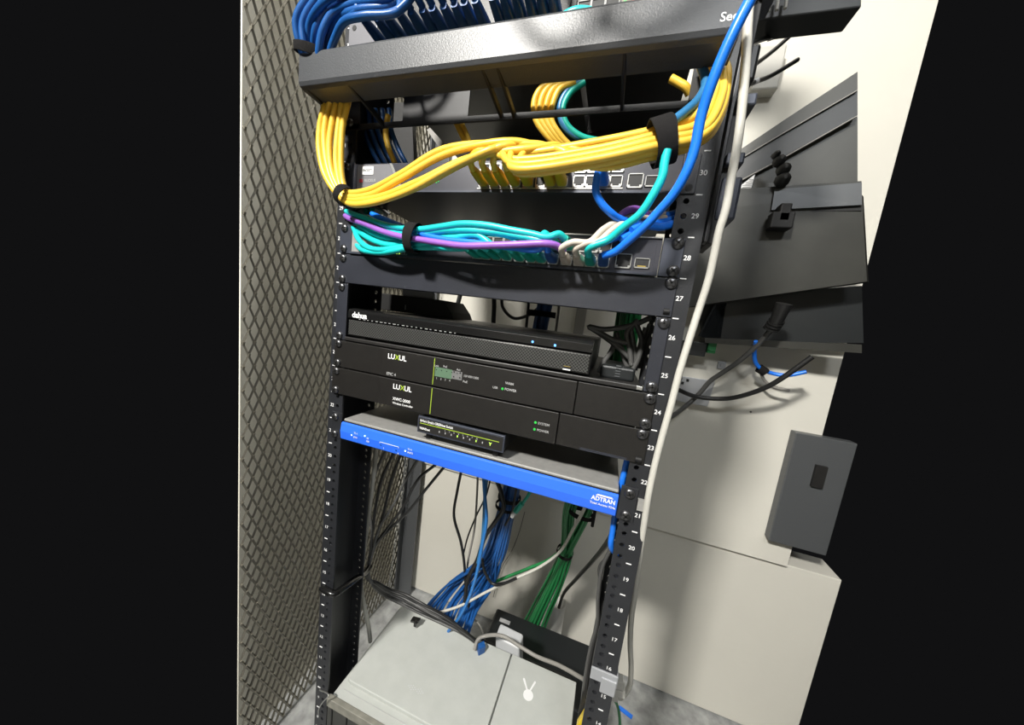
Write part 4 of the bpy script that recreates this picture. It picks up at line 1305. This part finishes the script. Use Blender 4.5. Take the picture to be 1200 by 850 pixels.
tag(obj('wall_conduit', MB().box(.300, .330, .625, .651, .78, 1.9), 'greycab', bevel=.003), 'grey vertical conduit on the back wall right of the blue bundle', 'conduit')
# tangle beside the recorder
tg = [[(763, 372), (745, 380), (722, 385), (705, 386), (690, 383), (703, 390), (718, 398), (735, 402)],
      [(690, 383), (704, 392), (718, 402), (730, 412), (742, 424)],
      [(723, 396), (716, 412), (708, 424), (702, 437)],
      [(722, 390), (728, 408), (732, 422), (738, 436)],
      [(745, 378), (752, 400), (748, 420), (740, 437)],
      [(738, 380), (742, 402), (745, 420), (744, 434)],
      [(757, 384), (752, 400), (748, 415), (748, 430)],
      [(762, 380), (756, 398), (753, 412), (750, 432)],
      [(748, 375), (735, 390), (738, 410), (740, 428)]]
for i, q_ in enumerate(tg):
    cable('power_cable', ['charcoal cord folded to a point above the tangle, right of the recorder', 'charcoal cord running from the fold down to the right, beside the recorder'][i] if i < 2 else 'charcoal cord in the tangle right of the recorder', 'cable',
          [(x, y, .055 + .006 * (i % 4)) for x, y in q_], .0036, 'dgreycab', None if i < 2 else 'charcoal cords tangled right of the recorder')
pb = thing('power_brick', 'black power brick on the shelf right of the recorder', 'power brick', (.434, .09, U(5) + .0026))
obj('body', MB().box(.414, .458, .04, .13, U(5) + .0026, U(4.55)), 'cabdark', pb, bevel=.003)
pk = MB()
for i in range(5):
    pk.box(.433, .4395, .039, .0405, U(4.85) + i * .0035, U(4.85) + i * .0035 + .0014)
obj('ridges', pk, 'post', pb)

# ================================================================== right side
# wall plate
wp = thing('wall_plate', 'bare metal plate with knockouts on the back wall, right of the rack', 'wall plate', at(810, 455, .645))
a_, b_, c_, d_ = at(792, 440, .645), at(838, 447, .645), at(829, 477, .645), at(782, 468, .645)
obj('plate', MB().prism([a_, b_, c_, d_], (0, .006, 0)), 'plate', wp, bevel=.001)
for (x, y) in ((798, 444), (800, 449), (806, 446)):
    cq = at(x, y, .6445)
    obj('knockout', MB().box(cq.x - .004, cq.x + .003, cq.y - .0012, cq.y, cq.z - .004, cq.z + .004), 'socket', wp)
sq = at(846, 428, .645)
tag(obj('wall_anchor', MB().box(sq.x - .010, sq.x + .010, sq.y, .651, sq.z - .011, sq.z + .010).lathe((sq.x, sq.y, sq.z), (0, -1, 0), [(.006, 0), (.004, .004)], 10), 'plate', bevel=.001), 'tiny square metal anchor on the wall above the two black cords', 'wall anchor')
cq = at(880, 483, .65)
tag(obj('wall_screw', MB().lathe((cq.x, .651, cq.z), (0, -1, 0), [(.003, 0), (.002, .002)], 8), 'screw'), 'lone screw in the white wall below the two black cords', 'screw')
cq = at(822, 410, .60)
tag(obj('green_terminal', MB().box(cq.x + .012, cq.x + .032, .59, .65, cq.z - .006, cq.z + .03).box(cq.x + .014, cq.x + .030, .586, .59, cq.z, cq.z + .004), 'green', bevel=.001), 'small green terminal block under the wall-mounted rack', 'terminal block')
tag(obj('black_terminal', MB().box(cq.x - .060, cq.x + .008, .585, .65, cq.z - .018, cq.z + .02).box(cq.x + .008, cq.x + .012, .60, .61, cq.z - .014, cq.z - .006), 'cabdark', bevel=.002), 'black block beside the green terminal, just right of the rack', 'terminal block')
# black cords on the right
cable('power_cable', 'black cord running down from the wall rack to lower left across the metal plate', 'cable',
      [(913, 372, .51), (903, 387, .53), (890, 402, .55), (868, 422, .57), (845, 438, .585), (832, 447, .6), (820, 461, .61), (805, 475, .6), (786, 489, .55), (770, 497, .5)], .0062, 'dgreycab')
cable('power_cable', 'black cord sagging across the wall and meeting the slanting one', 'cable',
      [(952, 418, .5), (920, 441, .52), (900, 453, .54), (880, 461, .56), (855, 467, .58), (830, 467, .59), (812, 464, .59), (795, 457, .58), (780, 450, .5)], .0060, 'blackcab')
cable('network_cable', 'blue cable looping under the wall-mounted rack at the right edge', 'cable',
      [(886, 400, .55), (884, 412, .57), (886, 426, .585), (893, 433, .59), (906, 438, .59), (922, 440, .58), (945, 436, .57)], .0050, 'blue')
strap('grey-black tie on the blue cable loop at the right edge', at(893, 434, .59), at(900, 437, .59) - at(886, 428, .59), .010, .010, .02)
cable('cable', 'thin grey cord dropping from the tie on the blue loop', 'cable', [(891, 436, .59), (896, 446, .6), (905, 453, .6), (925, 458, .6)], .0038, 'greycab')

# grey box on the wall at the right edge
gb = thing('wall_box', 'grey metal box on the wall at the lower right edge', 'wall box', (1.0, .63, .66))
obj('case', MB().box(.928, 1.06, .622, .651, .655, .975), 'post', gb, bevel=.002)
obj('side_latch', MB().box(.985, 1.01, .614, .622, .84, .90), 'black', gb)

# wall-mounted open rack at right
wr = thing('wall_mounted_rack', 'dark wall-mounted equipment rack right of the tall rack', 'wall rack', (.75, .45, 1.17))


def quad(pts, ext):
    return MB().prism([at(p[0], p[1], WQ(p[2])) for p in pts], (ext[0], min(ext[1], .05), ext[2]))


def WQ(y):
    return .56 + (y - .30) * .45


obj('front_panel', quad([(806, 248, .30), (1010, 228, .22), (1016, 330, .22), (796, 361, .30)], (.01, .012, 0)), 'cab', wr)
obj('top_band', quad([(850, 222, .29), (1010, 212, .21), (1010, 242, .21), (846, 244, .29)], (0, .02, 0)), 'cab', wr, bevel=.001)
obj('band_end', quad([(908, 222, .245), (1010, 214, .20), (1010, 240, .20), (904, 246, .245)], (0, .01, 0)), 'post', wr)
obj('black_edge', quad([(846, 244, .295), (1010, 236, .215), (1010, 247, .215), (842, 250, .295)], (0, .05, 0)), 'socket', wr)  # black strip along the lower edge of the top band
obj('sloping_arm', quad([(862, 179, .36), (920, 140, .32), (1005, 84, .27), (1005, 106, .27), (920, 154, .32), (860, 191, .36)], (0, .05, 0)), 'cab', wr)
obj('sloping_panel', quad([(860, 191, .37), (920, 154, .33), (1005, 106, .28), (1005, 135, .28), (920, 184, .33), (856, 218, .37)], (0, .02, 0)), 'cabdark', wr)
obj('arm_edge', quad([(862, 214, .36), (920, 183, .32), (1005, 135, .27), (1005, 136, .27), (920, 184.3, .32), (862, 215.3, .36)], (0, .01, 0)), 'greycab', wr)
obj('arm_edge', quad([(864, 187.5, .355), (920, 154, .315), (1005, 105, .265), (1005, 106, .265), (920, 155.2, .315), (864, 188.6, .355)], (0, .006, 0)), 'greycab', wr)
obj('back_panel', quad([(862, 210, .39), (1005, 130, .31), (1005, 225, .31), (850, 232, .39)], (0, .02, 0)), 'cab', wr)
obj('printed_label', quad([(860, 224, .365), (885, 204, .352), (880, 222, .355)], (0, .002, 0)), 'white', wr)
lm = MB()
for (x0_, y0_, x1_) in ((865, 220.5, 879), (870, 217, 881), (874, 213.5, 882), (878, 210, 883.5)):
    lm.prism([at(x0_, y0_, WQ(.345)), at(x1_, y0_, WQ(.345)), at(x1_, y0_ + .9, WQ(.345)), at(x0_, y0_ + .9, WQ(.345))], (0, .001, 0))
obj('label_text', lm, 'dimwhite', wr)
obj('lower_recess', quad([(818, 350, .45), (1010, 335, .37), (1012, 402, .37), (826, 402, .45)], (0, .15, 0)), 'cabdark', wr)
obj('recess_side', quad([(838, 355, .31), (850, 356, .44), (842, 400, .44), (818, 394, .31)], (.006, .002, 0)), 'cabdark', wr)
obj('bottom_lip', quad([(826, 396, .34), (1010, 404, .26), (1010, 414, .26), (826, 402, .34)], (0, .25, 0)), 'cab', wr)
kn = MB()
kn.obox(at(914, 260, .52), (.022, 0, 0), (0, .015, 0), (0, 0, .018))
kn.obox(at(917, 251, .52), (.011, 0, 0), (0, .015, 0), (0, 0, .020))
obj('knob', kn, 'socket', wr, bevel=.003)
# plug of the black cord
pg = MB()
pg.tube([at(919, 356, .50), at(911, 374, .51), at(905, 384, .52)], .0165, 12, r2=.011)
for i in range(4):
    p_ = at(911 - i * 2.2, 375 + i * 3.2, .515)
    pg.tube([p_, p_ + (at(905, 384, .52) - at(911, 374, .51)).normalized() * .004], .0165, 12)
tag(obj('cord_plug', pg, 'blackcab'), 'ribbed charcoal plug hanging from the wall-mounted rack', 'plug')
gl = MB()
for (x_, y_, r_) in ((912, 190, .008), (917, 200, .009), (908, 183, .005), (916, 212, .010)):
    gl.lathe(at(x_, y_, .53), (0, -1, 0), [(r_ * 1.6, 0), (r_ * 1.3, .014), (r_ * .3, .02)], 10)
tag(obj('cable_gland', gl, 'socket'), 'black cable gland lump on the sloping panel at the right edge', 'gland')

# equipment at the top right corner
tr = thing('upper_wall_equipment', 'black equipment box at the top right corner behind the rack', 'equipment box', (.66, .3, 1.55))
obj('case', MB().prism([at(884, -40, .20), at(1010, -60, .20), at(1010, 8, .20), at(884, 24, .20)], (0, .04, 0)), 'cabdark', tr, bevel=.002)
sk = MB()
for i in range(4):
    p0 = at(892 + i * 9, 20 - i, .198)
    sk.tube([at(893 + i * 10, -6, .19), at(890 + i * 10, 16 - i * 2, .19)], .0022, 8)
obj('bright_cords', sk, 'pvc', tr)
obj('lower_block', MB().prism([at(884, 24, .22), at(925, 20, .22), at(925, 28, .22), at(884, 34, .22)], (0, .02, 0)), 'socket', tr)
for i, q_ in enumerate([[(868, 60, .12), (884, 50, .2), (905, 43, .24), (935, 38, .26)], [(868, 88, .2), (890, 72, .25), (908, 58, .28), (935, 34, .3)], [(866, 102, .15), (885, 96, .2), (905, 88, .24), (935, 70, .26)]]):
    cable('flagged_cable', 'thin black cord at the top right corner, %s of three' % ['upper', 'middle', 'lower'][i], 'cable', q_, .0032, 'blackcab', 'thin black cords at the top right corner')
    if i != 1:
        m_ = 2 if i == 0 else 1
        a_ = at(*(q_[m_][0] - 5, q_[m_][1] + (2 if i == 0 else 2), q_[m_][2] - .002)); b_ = at(q_[m_][0] + 4, q_[m_][1] - (1 if i == 0 else 2), q_[m_][2] - .002)
        obj('white_flag', MB().tube([a_, b_], .0040, 8), 'white', bpy.data.objects[[o.name for o in bpy.data.objects if o.name.startswith('flagged_cable')][-1]])
ob_ = thing('wall_outlet', 'white outlet box on the wall at the top right corner', 'wall outlet', at(900, 95, .64))
cq = at(898, 84, .63)
obj('box', MB().box(cq.x - .03, cq.x + .03, .615, .651, cq.z - .05, cq.z + .05), 'pvc', ob_, bevel=.004)
cq = at(871, 80, .12)
tag(obj('black_adapter', MB().box(cq.x - .006, cq.x + .014, .11, .15, cq.z - .022, cq.z + .022), 'cabdark', bevel=.004), 'small black adapter beside the off-white cable near the top', 'adapter')

# floor items
tag(obj('blue_tag', MB().obox(atz(733, 835, .004), (.020, -.006, 0), (.002, .005, 0), (0, 0, .003)), 'blue', bevel=.001), 'scrap of bright blue plastic on the concrete floor', 'plastic scrap')
tag(obj('yellow_piece', MB().prism([at(676, 851, .06), at(684, 838, .06), at(690, 838, .06), at(686, 870, .06), at(672, 870, .06)], (0, .01, 0)), 'yellow', bevel=.001), 'bit of yellow plastic at the bottom edge beside the right rail', 'plastic piece')
